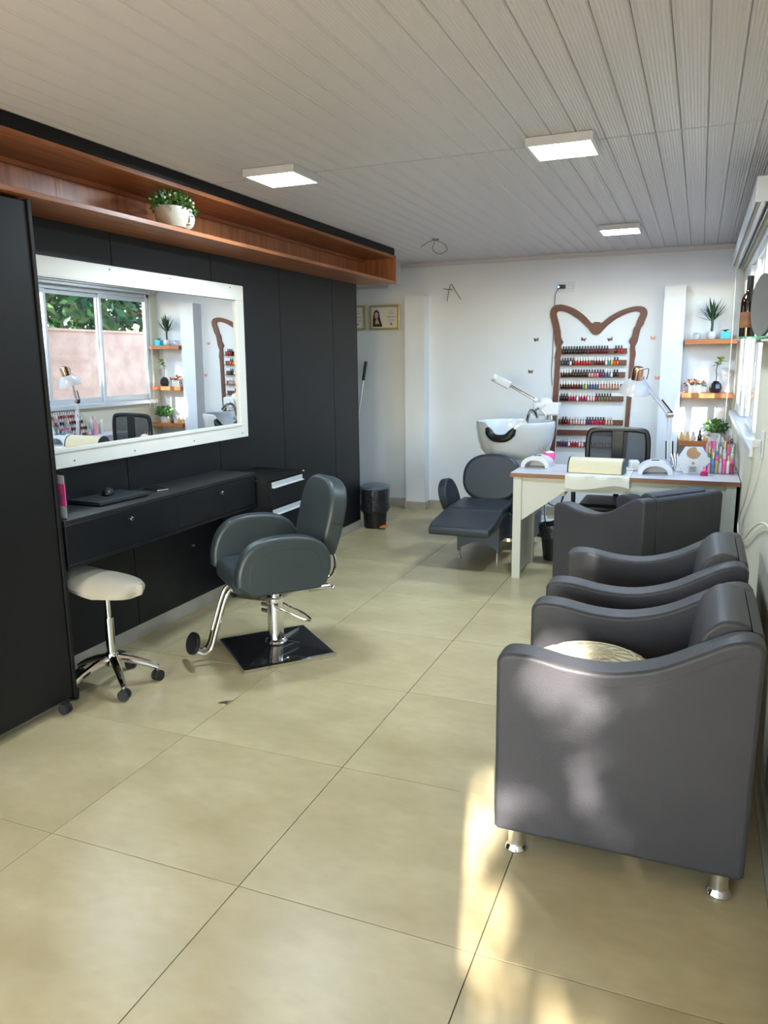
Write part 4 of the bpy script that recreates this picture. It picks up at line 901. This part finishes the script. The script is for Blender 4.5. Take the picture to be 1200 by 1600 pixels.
dcab = tag(mk('desk_cables', M_plast, lambda b: [tube(b, smooth_path(p), 0.005, 6) for p in ([(-1.0, 5.62, 0.60), (-0.98, 5.6, 0.52), (-0.9, 5.6, 0.5), (-0.86, 5.6, 0.6), (-0.84, 5.6, 0.66)], [(-1.01, 5.62, 0.6), (-1.0, 5.6, 0.4), (-0.96, 5.62, 0.25), (-0.93, 5.66, 0.012)], [(-0.84, 5.6, 0.66), (-0.9, 5.62, 0.45), (-0.86, 5.65, 0.2), (-0.8, 5.7, 0.012)])], None), 'tangle of black cables hanging below the desk', 'cable')
# towel and arm cushion
def towel():
    def fn(b):
        nx, ny = 22, 18; g = []
        for i in range(nx + 1):
            u = i / nx; x = -0.815 + 0.425 * u; L = 0.075 + 0.022 * math.sin(u * 5.0 + 0.6) + 0.015 * u
            r = []
            for j in range(ny + 1):
                v = j / ny; s = v * (0.30 + L)
                if s < 0.30: y = 5.60 - s; z = DZ + 0.004 + 0.003 * math.sin(u * 17 + v * 9) ** 2
                else: d = s - 0.30; y = 5.30 - 0.008 - 0.006 * math.sin(u * 14) * min(1, d / 0.03); z = DZ + 0.004 - d
                r.append(b.verts.new((x, y, z)))
            g.append(r)
        for i in range(nx):
            for j in range(ny): b.faces.new((g[i][j], g[i + 1][j], g[i + 1][j + 1], g[i][j + 1]))
        bmesh.ops.recalc_face_normals(b, faces=list(b.faces))
        r = bmesh.ops.solidify(b, geom=list(b.faces), thickness=0.003)
    tag(mk('hand_towel', M_towel, fn, None, 60), 'white towel spread over the desk edge under the cushion', 'towel')
towel()
ac = thing('arm_cushion', 'cream half-round manicure arm cushion with dark ends on the towel', 'cushion', (-0.625, 5.46, DZ + 0.0085), math.radians(-3))
hp = [(-0.085, 0)] + [(0.085 * -math.cos(PI * k / 16), 0.012 + 0.088 * math.sin(PI * k / 16)) for k in range(17)] + [(0.085, 0)]
mk('padding', M_cream, lambda b: prism(b, hp, 'x', -0.18, 0.18, 0.004), ac, 50)
for s in (-1, 1): mk('end_cap', M_wash, lambda b: prism(b, [(y * 1.02, z * 1.02) for y, z in hp], 'x', s * 0.181, s * 0.188), ac, 50)
def uv_lamp(x, y, rz, label, s=1.0):
    t = thing('nail_lamp', label, 'nail lamp', (x, y, DZ), math.radians(rz), 'nail curing lamps on the desk')
    def shell(b):
        out = [(-0.105 * s, 0)] + [(-0.105 * s * math.cos(PI * k / 18), 0.018 + 0.068 * s * math.sin(PI * k / 18)) for k in range(19)] + [(0.105 * s, 0)]
        inn = [(0.075 * s, 0)] + [(0.075 * s * math.cos(PI * k / 18), 0.006 + 0.05 * s * math.sin(PI * k / 18)) for k in range(19)] + [(-0.075 * s, 0)]
        prism(b, out + inn, 'y', -0.085, 0.085, 0.004)
    mk('shell', M_whpl, shell, t, 40)
    mk('back_plate', M_whpl, lambda b: prism(b, [(-0.078 * s, 0.0)] + [(-0.078 * s * math.cos(PI * k / 12), 0.008 + 0.05 * s * math.sin(PI * k / 12)) for k in range(13)] + [(0.078 * s, 0.0)], 'y', 0.06, 0.068), t, 0)
    mk('display', M_laptop, lambda b: box(b, (-0.025, -0.02, 0.0835 * s + 0.001), (0.025, 0.012, 0.0875 * s + 0.001)), t, 0)
uv_lamp(-1.075, 5.66, -4, 'white arched nail lamp next to the pink cup')
uv_lamp(-0.245, 5.56, 4, 'white arched nail lamp beside the hexagonal plaque', 1.08)
dv = thing('nail_drill', 'small white nail drill unit between cushion and plaque lamp', 'device', (-0.395, 5.69, DZ), math.radians(10))
mk('case', M_whpl, lambda b: box(b, (-0.035, -0.05, 0), (0.035, 0.05, 0.07), 0.012, 3), dv); mk('dial', M_steel, lambda b: cyl(b, (0, -0.05, 0.04), (0, -0.056, 0.04), 0.014), dv); mk('handpiece', M_whpl, lambda b: cyl(b, (-0.10, -0.08, 0.012), (-0.01, -0.07, 0.012), 0.009, n=10), dv)
pc = thing('pink_cup', 'bright pink cup holding thin manicure tools', 'cup', (-1.01, 5.79, DZ))
mk('cup', M_pink, lambda b: lathe(b, [(0, 0), (0.034, 0), (0.042, 0.095), (0.038, 0.095), (0.03, 0.006), (0, 0.006)], n=20), pc)
mk('cotton', M_petal, lambda b: ball(b, (0, 0, 0.088), 0.036, (1, 1, 0.55)), pc)
for k in range(3): mk('tool_stick', M_gold, lambda b: cyl(b, (0.01 * k - 0.01, 0, 0.02), (-0.085 + 0.03 * k, -0.02, 0.135), 0.0022, n=6), pc)

def desk_lamp():
    t = thing('desk_lamp', 'white articulated desk lamp with rose gold joints', 'lamp', (-0.165, 5.83, DZ))
    mk('clamp', M_lamp, lambda b: (cyl(b, (0, 0, 0.0), (0, 0, 0.02), 0.045, n=20), cyl(b, (0, 0, 0.02), (0, 0, 0.07), 0.012, n=12)), t)
    E1 = Vector((-0.015, 0.01, 0.385)); E0 = Vector((0, 0, 0.06)); H = Vector((-0.20, -0.25, 0.64))
    off = Vector((0.012, 0, 0))
    la = mk('lower_arm', M_lamp, lambda b: [cyl(b, E0 + off * s, E1 + off * s, 0.006, n=8) for s in (-1, 1)], t)
    ua = mk('upper_arm', M_lamp, lambda b: [cyl(b, E1 + Vector((0, 0, 0.016)) * s, H + Vector((0, 0, 0.016)) * s, 0.006, n=8) for s in (-1, 1)], t)
    for ar, A, B in ((la, E0, E0 + (E1 - E0) * 0.4), (ua, E1, E1 + (H - E1) * 0.4)):
        mk('spring', M_plast, lambda b: [cyl(b, A + Vector((q, 0.01, 0.008)), B + Vector((q, 0.01, 0.008)), 0.005, n=8) for q in (-0.022, 0.022)], ar)
    mk('elbow_joint', M_gold, lambda b: (cyl(b, E1 + Vector((-0.02, -0.01, 0)), E1 + Vector((0.02, 0.01, 0)), 0.02, n=14)), t)
    mk('head_joint', M_lamp, lambda b: box(b, H + Vector((-0.02, -0.03, -0.03)), H + Vector((0.02, 0.02, 0.025)), 0.008), t)
    Ms = Matrix.Translation(H + Vector((-0.035, -0.06, -0.045))) @ Matrix.Rotation(math.radians(14), 4, 'X') @ Matrix.Rotation(math.radians(8), 4, 'Y')
    sh = mk('shade', M_lamp, lambda b: lathe(b, [(0.036, 0.05), (0.05, 0.045), (0.08, 0.018), (0.098, -0.025), (0.102, -0.045), (0.097, -0.045), (0.09, -0.02), (0.07, 0.012), (0.03, 0.03), (0.0, 0.03)], n=32, M=Ms, close=False), t)
    mk('socket_cap', M_gold, lambda b: lathe(b, [(0.036, 0.045), (0.038, 0.05), (0.038, 0.12), (0.03, 0.135), (0.018, 0.125), (0, 0.125)], n=20, M=Ms, close=False), sh)
    mk('cord', M_plast, lambda b: tube(b, smooth_path([Ms @ Vector((0.03, 0, 0.12)), H + Vector((0.04, 0.04, 0.07)), H + Vector((0.03, 0.03, 0.0))]), 0.003, 6), t)
desk_lamp()
def plaque():
    t = thing('hexagon_plaque', 'white hexagonal plaque with gold emblem and silver plate', 'plaque', (-0.005, 5.61, DZ), math.radians(8))
    R = 0.108; hx = [(R * math.cos(PI / 3 * k), 0.094 + R * math.sin(PI / 3 * k)) for k in range(6)]
    mk('panel', M_ceramic, lambda b: prism(b, hx, 'y', -0.006, 0.006, 0.001), t, 0)
    em = [(0.045 * math.cos(a), 0.145 + 0.040 * math.sin(a)) for a in [math.radians(70 + 290 * k / 20) for k in range(21)]] + [(0.02, 0.160)]
    mk('gold_emblem', M_gold, lambda b: prism(b, em, 'y', -0.009, -0.0062), t, 0)
    mk('gold_diamond', M_gold, lambda b: prism(b, [(0, 0.062), (0.012, 0.075), (0, 0.088), (-0.012, 0.075)], 'y', -0.009, -0.0062), t, 0)
    mk('silver_plate', M_steel, lambda b: box(b, (-0.028, -0.009, 0.008), (0.028, -0.0062, 0.054)), t, 0)
    mk('plate_lines', M_plast, lambda b: [box(b, (-0.02, -0.0098, 0.018 + 0.009 * k), (0.02, -0.0092, 0.021 + 0.009 * k)) for k in range(4)], t, 0)
    mk('stand', M_acryl, lambda b: box(b, (-0.05, -0.02, 0.0), (0.05, 0.03, 0.004)), t, 0)
plaque()
gb = thing('glass_bowl', 'clear glass bowl of dark implements behind the hexagonal plaque', 'bowl', (-0.10, 5.73, DZ))
mk('bowl', M_acryl, lambda b: lathe(b, [(0, 0), (0.04, 0), (0.058, 0.04), (0.055, 0.10), (0.051, 0.10), (0.053, 0.04), (0.036, 0.006), (0, 0.006)], n=22), gb); mk('implements', M_steel, lambda b: [cyl(b, (0.01 * k - 0.02, 0, 0.01), (0.02 * k - 0.05, 0.01, 0.12), 0.004, n=6) for k in range(5)], gb)

# low side cabinet along the window wall, with a tiered acrylic stand for polish
sc_ = thing('side_cabinet', 'low white side cabinet along the window wall behind the desk', 'cabinet', (0.13, 6.38, 0))
mk('carcass', M_desk, lambda b: box(b, (-0.13, -0.5, 0.05), (0.145, 0.5, 0.755), 0.002, 1), sc_, 0); mk('plinth', M_desk, lambda b: box(b, (-0.11, -0.48, 0), (0.13, 0.48, 0.05)), sc_, 0)
mk('cabinet_top', M_deskt, lambda b: box(b, (-0.145, -0.51, 0.755), (0.147, 0.51, DZ), 0.001, 1), sc_, 0)
for k in range(2):
    d = mk('door', M_desk, lambda b: box(b, (-0.146, -0.495 + 0.4965 * k, 0.06), (-0.13, -0.0015 + 0.4965 * k, 0.75), 0.001, 1), sc_, 0)
    mk('handle', M_steel, lambda b: cyl(b, (-0.155, -0.04 + 0.08 * k, 0.5), (-0.155, -0.04 + 0.08 * k, 0.62), 0.006, n=8), d)
st = thing('polish_stand', 'clear tiered acrylic stand for nail polish on the side cabinet', 'stand', (0.165, 6.09, DZ))
for k in range(4):
    mk('tier', M_acryl, lambda b: box(b, (-0.1 + 0.05 * k, -0.2, 0.06 * k), (-0.054 + 0.05 * k, 0.2, 0.06 * k + 0.003)), st, 0); mk('tier_lip', M_acryl, lambda b: box(b, (-0.103 + 0.05 * k, -0.2, 0.06 * k), (-0.1005 + 0.05 * k, 0.2, 0.06 * k + 0.02)), st, 0)
for s in (-1, 1): mk('end_plate', M_acryl, lambda b: prism(b, [(-0.103, 0), (0.1, 0), (0.1, 0.24), (0.05, 0.24), (-0.103, 0.05)], 'y', 0.2005 if s > 0 else -0.2035, 0.2035 if s > 0 else -0.2005), st, 0)
cl = ['red', 'dark red', 'nude', 'pink', 'black', 'dark red', 'magenta', 'white', 'red', 'brown', 'black', 'pale pink']
for k in range(4):
    for j in range(12):
        polish(0.165 - 0.077 + 0.05 * k, 6.09 - 0.18 + 0.0325 * j, DZ + 0.06 * k + 0.003, cl[(j * 5 + k * 3) % 12], 'white' if (j + k) % 3 else 'silver', f'{ORD[j]} from the desk, ' + ('lowest', 'second', 'third', 'top')[k] + ' acrylic tier', 'nail polish bottles in the acrylic stand')
def cosm(x, y, h, r, colr, capm, label, pump=False):
    t = thing('cosmetic_bottle', label, 'bottle', (x, y, DZ), 0, 'cosmetic bottles on the desk')
    mk('body', colr, lambda b: lathe(b, [(0, 0), (r, 0), (r, h * 0.8), (r * 0.6, h), (0, h)], n=14), t)
    mk('cap', capm, lambda b: (cyl(b, (0, 0, h), (0, 0, h + 0.03), r * 0.5, r * 0.4, n=10), cyl(b, (0, 0, h + 0.03), (-0.03, -0.01, h + 0.035), 0.004, n=6) if pump else None), t)
M_rose = mat('rose_bottle', S(236, 160, 176), 0.2); M_bluec = mat('blue_bottle', S(90, 150, 205), 0.25); M_greenc = mat('green_bottle', S(110, 176, 120), 0.25); M_crim = mat('crimson_pot', S(190, 30, 90), 0.3)
cosm(0.10, 6.36, 0.15, 0.022, M_rose, M_whpl, 'tall rose pink bottle with white pump beside the acrylic stand', True)
cosm(0.17, 6.38, 0.17, 0.024, M_ceramic, M_whpl, 'tall white pump bottle beside the acrylic stand', True)
cosm(0.10, 6.46, 0.13, 0.02, M_ceramic, M_petal, 'slim white bottle with cream cap on the side cabinet')
cosm(0.16, 6.50, 0.11, 0.02, M_amber, M_whpl, 'amber bottle with white cap on the side cabinet')
cosm(0.22, 6.46, 0.15, 0.018, M_greenc, M_orange, 'green bottle with orange cap on the side cabinet')
cosm(0.05, 5.80, 0.07, 0.018, M_bluec, M_whpl, 'squat blue bottle with white cap behind the plaque')
cosm(0.01, 5.815, 0.06, 0.016, M_greenc, M_petal, 'small green bottle with white cap behind the plaque')
cosm(0.07, 5.55, 0.03, 0.024, M_crim, M_pink, 'low crimson pot with pink lid beside the plaque')
cosm(-0.03, 5.81, 0.09, 0.02, M_ceramic, M_pink, 'white bottle with pink cap behind the plaque')
og = thing('acrylic_organiser', 'clear acrylic organiser full of small cosmetics on the desk corner', 'organiser', (0.17, 5.735, DZ))
for nm, lo, hi in (('bottom', (-0.085, -0.1, 0), (0.085, 0.1, 0.003)), ('side_plate', (-0.088, -0.1, 0), (-0.085, 0.1, 0.10)), ('side_plate', (0.085, -0.1, 0), (0.088, 0.1, 0.20)), ('front_plate', (-0.085, -0.103, 0), (0.085, -0.1, 0.07)), ('divider', (-0.085, -0.002, 0.003), (0.085, 0.001, 0.12)), ('back_plate', (-0.085, 0.1, 0), (0.085, 0.103, 0.20))):
    mk(nm, M_acryl, lambda b: box(b, lo, hi), og, 0)
TC = [('rose pink', M_rose), ('white', M_whpl), ('crimson', M_crim), ('pale blue', M_bluec), ('hot pink', M_pink), ('green', M_greenc), ('amber', M_amber), ('white', M_petal)]
CN = [('white', M_whpl), ('gold', M_goldf), ('pink', M_pink), ('silver', M_steel)]
for r_ in range(2):
    for k in range(7):
        cn, cm = TC[(k * 3 + r_ * 5) % 8]; pn, pm = CN[(k + r_) % 4]; hh = 0.085 + 0.07 * r_ + 0.02 * ((k * 5) % 3)
        t = thing('cosmetic_tube', f'{cn} tube with {pn} cap, {ORD[k]} from the plaque in the {("front", "rear")[r_]} organiser row', 'tube', (0.17 - 0.072 + 0.024 * k, 5.735 - 0.05 + 0.1 * r_, DZ + 0.0035), 0, 'cosmetic tubes in the acrylic organiser')
        mk('body', cm, lambda b: lathe(b, [(0, 0), (0.010, 0), (0.0112, 0.004), (0.0112, hh * 0.75), (0.008, hh * 0.8), (0, hh * 0.8)], n=12), t)
        mk('cap', pm, lambda b: cyl(b, (0, 0, hh * 0.8), (0, 0, hh + 0.015), 0.0085, n=10), t)
# ------------------------------------------------------------------ office chair behind the desk
def office_chair():
    t = thing('office_chair', 'black mesh-backed swivel chair behind the manicure desk', 'office chair', (-0.555, 6.02, 0))
    def fr(b):
        P = smooth_path([(-0.20, 0.12, 0.56), (-0.215, 0.135, 0.70), (-0.225, 0.14, 0.85), (-0.215, 0.14, 0.98), (-0.17, 0.14, 1.015), (0, 0.15, 1.02), (0.17, 0.14, 1.015), (0.215, 0.14, 0.98), (0.225, 0.14, 0.85), (0.215, 0.135, 0.70), (0.20, 0.12, 0.56), (0, 0.13, 0.54)], 5)
        tube(b, P, 0.021, 8, closed=True)
    f = mk('back_frame', M_plast, fr, t)
    mk('back_spine', M_plast, lambda b: box(b, (-0.045, 0.118, 0.54), (0.045, 0.14, 1.01), 0.008), f)
    M_mesh = mat('chair_mesh', S(70, 74, 80), 0.8, alpha=0.62)
    mk('mesh_panel', M_mesh, lambda b: (box(b, (-0.21, 0.136, 0.56), (-0.046, 0.139, 1.0)), box(b, (0.046, 0.136, 0.56), (0.21, 0.139, 1.0))), f, 0)
    mk('seat', M_plast, lambda b: box(b, (-0.235, -0.29, 0.425), (0.235, 0.17, 0.50), 0.03, 4), t, 60)
    mk('back_bracket', M_plast, lambda b: tube(b, smooth_path([(0, 0.05, 0.41), (0, 0.2, 0.41), (0, 0.19, 0.5), (0, 0.15, 0.6)], 4), 0.022, 8), t)
    for s in (-1, 1): mk('armrest', M_plast, lambda b: (tube(b, smooth_path([(s * 0.18, 0, 0.42), (s * 0.29, 0, 0.42), (s * 0.30, -0.02, 0.5), (s * 0.30, -0.02, 0.62)], 4), 0.018, 8), box(b, (s * 0.30 - 0.035, -0.14, 0.62), (s * 0.30 + 0.035, 0.10, 0.645), 0.01)), t)
    mk('gas_lift', M_plast, lambda b: (cyl(b, (0, 0, 0.1), (0, 0, 0.43), 0.026), box(b, (-0.09, -0.1, 0.40), (0.09, 0.1, 0.425), 0.004)), t)
    for k in range(5):
        a = math.radians(10 + 72 * k); c, s = math.cos(a), math.sin(a)
        l = mk('base_leg', M_plast, lambda b: tube(b, [(0, 0, 0.10), (c * 0.15, s * 0.15, 0.09), (c * 0.28, s * 0.28, 0.066)], [0.028, 0.022, 0.016], 8), t)
        mk('castor', M_rubber, lambda b: cyl(b, (c * 0.28 - s * 0.02, s * 0.28 + c * 0.02, 0.027), (c * 0.28 + s * 0.02, s * 0.28 - c * 0.02, 0.027), 0.027, n=14), l)
office_chair()
wb = thing('waste_basket', 'small black waste basket with a bin bag under the desk', 'bin', (-0.985, 5.97, 0))
mk('basket', M_plast, lambda b: lathe(b, [(0, 0), (0.085, 0), (0.112, 0.26), (0.108, 0.26), (0.082, 0.006), (0, 0.006)], n=22), wb)
def wbag(b):
    rr = random.Random(5); n = 32; rings = []
    for r, z in ((0.10, 0.25), (0.112, 0.285), (0.121, 0.28), (0.122, 0.24), (0.115, 0.19), (0.108, 0.175)):
        rings.append([b.verts.new(((r + rr.uniform(-0.006, 0.006)) * math.cos(2 * PI * i / n), (r + rr.uniform(-0.006, 0.006)) * math.sin(2 * PI * i / n), z + rr.uniform(-0.01, 0.01))) for i in range(n)])
    for A, B in zip(rings, rings[1:]):
        for i in range(n): b.faces.new((A[i], A[(i + 1) % n], B[(i + 1) % n], B[i]))
mk('bin_bag', M_bag, wbag, wb, 60)

# ================================================================== ARMCHAIRS
def armchair(label, loc, rz):
    t = thing('armchair', label, 'armchair', loc, rz, 'grey leatherette tub armchairs')
    D, Wd = 0.735, 0.63                       # x: front 0 -> back D ; y: 0 -> Wd
    prof = [(0.012, 0.09), (0.0, 0.10), (0.0, 0.655)] + smooth2([(0.004, 0.668), (0.03, 0.686), (0.10, 0.688), (0.22, 0.668), (0.34, 0.668), (0.46, 0.70), (0.56, 0.752), (0.64, 0.796), (0.69, 0.808), (0.722, 0.802)], 4) + [(0.735, 0.785), (0.727, 0.10), (0.715, 0.09)]
    for y0, y1 in ((0.0, 0.105), (Wd - 0.105, Wd)):
        arm = mk('arm', M_leather, lambda b: prism(b, prof, 'y', y0, y1, 0.022, 4), t, 50)
        yo = y0 - 0.0003 if y0 == 0 else y1 + 0.0003
        mk('piping', M_leather, lambda b: tube(b, [(x, yo + (0.0022 if y0 == 0 else -0.0022), z - 0.045) for x, z in prof[4:-5]], 0.0028, 6), arm)
    bp = [(0.56, 0.11), (0.52, 0.40), (0.545, 0.62)] + smooth2([(0.555, 0.70), (0.575, 0.775), (0.615, 0.818), (0.66, 0.826), (0.70, 0.815)], 4) + [(0.704, 0.80), (0.70, 0.11)]
    mk('backrest', M_leather, lambda b: prism(b, bp, 'y', 0.108, Wd - 0.108, 0.02, 4), t, 50)
    mk('back_panel', M_leather, lambda b: prism(b, [(0.705, 0.10), (0.705, 0.806), (0.728, 0.802), (0.737, 0.785), (0.729, 0.10)], 'y', 0.098, Wd - 0.098, 0.004, 2), t, 50)
    mk('seat_base', M_leather, lambda b: box(b, (0.03, 0.107, 0.11), (0.56, Wd - 0.107, 0.30), 0.01), t)
    mk('seat_cushion', M_leather, lambda b: box(b, (-0.022, 0.11, 0.30), (0.53, Wd - 0.11, 0.43), 0.045, 5), t, 60)
    for x in (0.062, 0.668):
        for y in (0.062, Wd - 0.062):
            mk('leg', M_chrome, lambda b: lathe(b, [(0, 0), (0.036, 0), (0.037, 0.006), (0.033, 0.014), (0.030, 0.018), (0.0265, 0.026), (0.0255, 0.092), (0, 0.092)], (x, y, 0), 20), t)
    return t
armchair('grey leatherette tub armchair with a cream cushion on its seat', (-0.522, 2.165, 0), 0)
armchair('grey leatherette tub armchair against the window wall, between two others', (-0.522, 2.985, 0), 0)
# third: turned away from the others, facing the wash unit
th = math.atan2(-0.64, 0.77)
fx, fy = -0.795, 4.74
armchair('grey leatherette tub armchair turned with its back corner towards the others', (fx, fy, 0), th)
cu = thing('seat_cushion_round', 'round cream quilted cushion lying on the armchair seat', 'cushion', (-0.27, 2.475, 0.428))
cu.scale = (1, 1, 1.18)
mk('pad', M_quilt, lambda b: lathe(b, [(0, 0.0), (0.14, 0.0), (0.185, 0.03), (0.198, 0.07), (0.185, 0.112), (0.135, 0.138), (0.06, 0.150), (0, 0.152)], n=36, sx=1.12, sy=0.96), cu, 60)
def quilt(b):
    for k in range(8):
        a = PI * k / 8
        tube(b, [(1.12 * r * math.cos(a), 0.96 * r * math.sin(a), z + 0.001) for r, z in ((-0.185, 0.112), (-0.135, 0.138), (-0.06, 0.150), (0, 0.152), (0.06, 0.150), (0.135, 0.138), (0.185, 0.112))], 0.003, 5)
    for R, z in ((0.06, 0.151), (0.12, 0.144)): tube(b, [(1.12 * R * math.cos(k * PI / 16), 0.96 * R * math.sin(k * PI / 16), z) for k in range(32)], 0.003, 5, closed=True)
mk('stitching', M_quilt, quilt, cu, 60)

# ================================================================== RIGHT WALL THINGS
gs = thing('glass_shelf', 'small green-edged glass shelf on the cream wall', 'shelf', (XR, 4.15, 1.64))
mk('glass_plate', M_greeng, lambda b: box(b, (-0.135, -0.27, 0), (-0.002, 0.27, 0.009), 0.001, 1), gs, 0)
for y in (-0.18, 0.18): mk('bracket', M_chrome, lambda b: (box(b, (-0.04, y - 0.012, -0.012), (0, y + 0.012, 0), 0.002, 1), box(b, (-0.006, y - 0.012, -0.03), (0, y + 0.012, 0.02), 0.002, 1)), gs)
wbt = thing('wine_bottle', 'dark wine bottle standing on the glass shelf', 'bottle', (0.203, 4.27, 1.649))
mk('glass', M_bottle, lambda b: lathe(b, [(0, 0), (0.034, 0), (0.037, 0.006), (0.037, 0.17), (0.033, 0.195), (0.018, 0.22), (0.0145, 0.24), (0.0145, 0.295), (0, 0.295)], n=24), wbt)
mk('label_paper', M_edge, lambda b: lathe(b, [(0.0373, 0.05), (0.0376, 0.05), (0.0376, 0.125), (0.0373, 0.125)], n=24, close=False), wbt); mk('neck_foil', M_plast, lambda b: lathe(b, [(0.0148, 0.24), (0.0152, 0.24), (0.0152, 0.297), (0, 0.298)], n=20, close=False), wbt)
rm = thing('round_mirror', 'round frameless mirror standing on the glass shelf beside the bottle', 'mirror', (0.254, 3.99, 1.649))
rm.rotation_euler = (0, 0, math.radians(17))
mk('disc', M_steel, lambda b: prism(b, [(0.13 * math.cos(k * PI / 24), 0.14 + 0.14 * math.sin(k * PI / 24)) for k in range(48)], 'x', -0.012, -0.006, 0.001), rm, 30)
mk('disc_back', M_lid, lambda b: prism(b, [(0.129 * math.cos(k * PI / 24), 0.14 + 0.139 * math.sin(k * PI / 24)) for k in range(48)], 'x', -0.006, 0.002, 0.001), rm, 30)
bl = thing('roller_blind', 'pale rolled-up blind in a white cassette above the long window', 'blind', (XR, 5.98, 2.31))
mk('cassette', M_whpl, lambda b: prism(b, [(-0.085, 0.02), (-0.085, 0.12), (-0.002, 0.12), (-0.002, 0.02), (-0.012, 0.02), (-0.012, 0.105), (-0.077, 0.105), (-0.077, 0.02)], 'y', -1.56, 1.6), bl, 0)
[mk('end_cap', M_whpl, lambda b: box(b, (-0.086, y, -0.0), (-0.001, y + 0.008, 0.121), 0.002, 1), bl, 0) for y in (-1.568, 1.6)]
mk('fabric_roll', M_blind, lambda b: cyl(b, (-0.045, -1.53, 0.045), (-0.045, 1.57, 0.045), 0.03, n=20), bl)
mk('bottom_bar', M_whpl, lambda b: box(b, (-0.056, -1.53, -0.012), (-0.04, 1.57, 0.014), 0.003, 1), bl, 0)
mk('bottom_fold', M_blind, lambda b: box(b, (-0.05, -1.53, 0.014), (-0.046, 1.57, 0.04)), bl, 0)
for k, y in enumerate((1.46, 1.53)): mk('pull_cord', M_cable, lambda b: tube(b, [(-0.055, y, 0.03), (-0.05, y, -0.6), (-0.055, y, -1.32)], 0.0032, 6), bl)
sk = thing('cord_socket', 'white wall socket on the cream wall beside the window', 'socket', (XR, 3.86, 1.17))
mk('plate', M_whpl, lambda b: box(b, (-0.010, -0.04, -0.06), (0, 0.04, 0.06), 0.004), sk); mk('plug', M_whpl, lambda b: box(b, (-0.05, -0.018, -0.018), (-0.010, 0.018, 0.018), 0.006), sk)
tag(mk('white_cord', M_cable, lambda b: tube(b, smooth_path([(0.25, 3.86, 1.165), (0.262, 4.10, 0.99), (0.27, 4.55, 0.78), (0.272, 4.98, 0.60), (0.27, 4.86, 0.53), (0.268, 4.35, 0.62), (0.27, 3.7, 0.82), (0.27, 3.2, 0.93), (0.275, 2.8, 0.95)]), 0.0045, 8), None), 'white power cord looping along the cream wall above the armchairs', 'cord')

# ================================================================== CEILING LIGHTS
def light(x, y, label):
    t = thing('ceiling_light', label, 'ceiling light', (x, y, ZC), 0, 'square LED ceiling lights')
    def fr(b):
        h = 0.15
        for lo, hi in (((-h, -h, -0.038), (h, -h + 0.014, 0)), ((-h, h - 0.014, -0.038), (h, h, 0)), ((-h, -h + 0.014, -0.038), (-h + 0.014, h - 0.014, 0)), ((h - 0.014, -h + 0.014, -0.038), (h, h - 0.014, 0))): box(b, lo, hi, 0.002, 1)
    mk('housing', M_whpl, fr, t, 0); mk('back_plate', M_whpl, lambda b: box(b, (-0.136, -0.136, -0.010), (0.136, 0.136, 0)), t, 0)
    mk('diffuser', M_led, lambda b: box(b, (-0.136, -0.136, -0.036), (0.136, 0.136, -0.012)), t, 0)
    ld = bpy.data.lights.new('led_tile', 'AREA'); ld.shape = 'SQUARE'; ld.size = 0.27; ld.energy = 13.5; ld.color = (0.70, 0.87, 1.0)
    lo = bpy.data.objects.new('led_tile', ld); COL.objects.link(lo); lo.parent = t; lo.location = (0, 0, -0.0385)
light(-0.645, 3.83, 'square LED panel on the ceiling above the armchairs')
light(-2.10, 3.78, 'square LED panel on the ceiling in front of the wooden shelf')
light(-0.625, 6.36, 'square LED panel on the ceiling over the manicure desk')
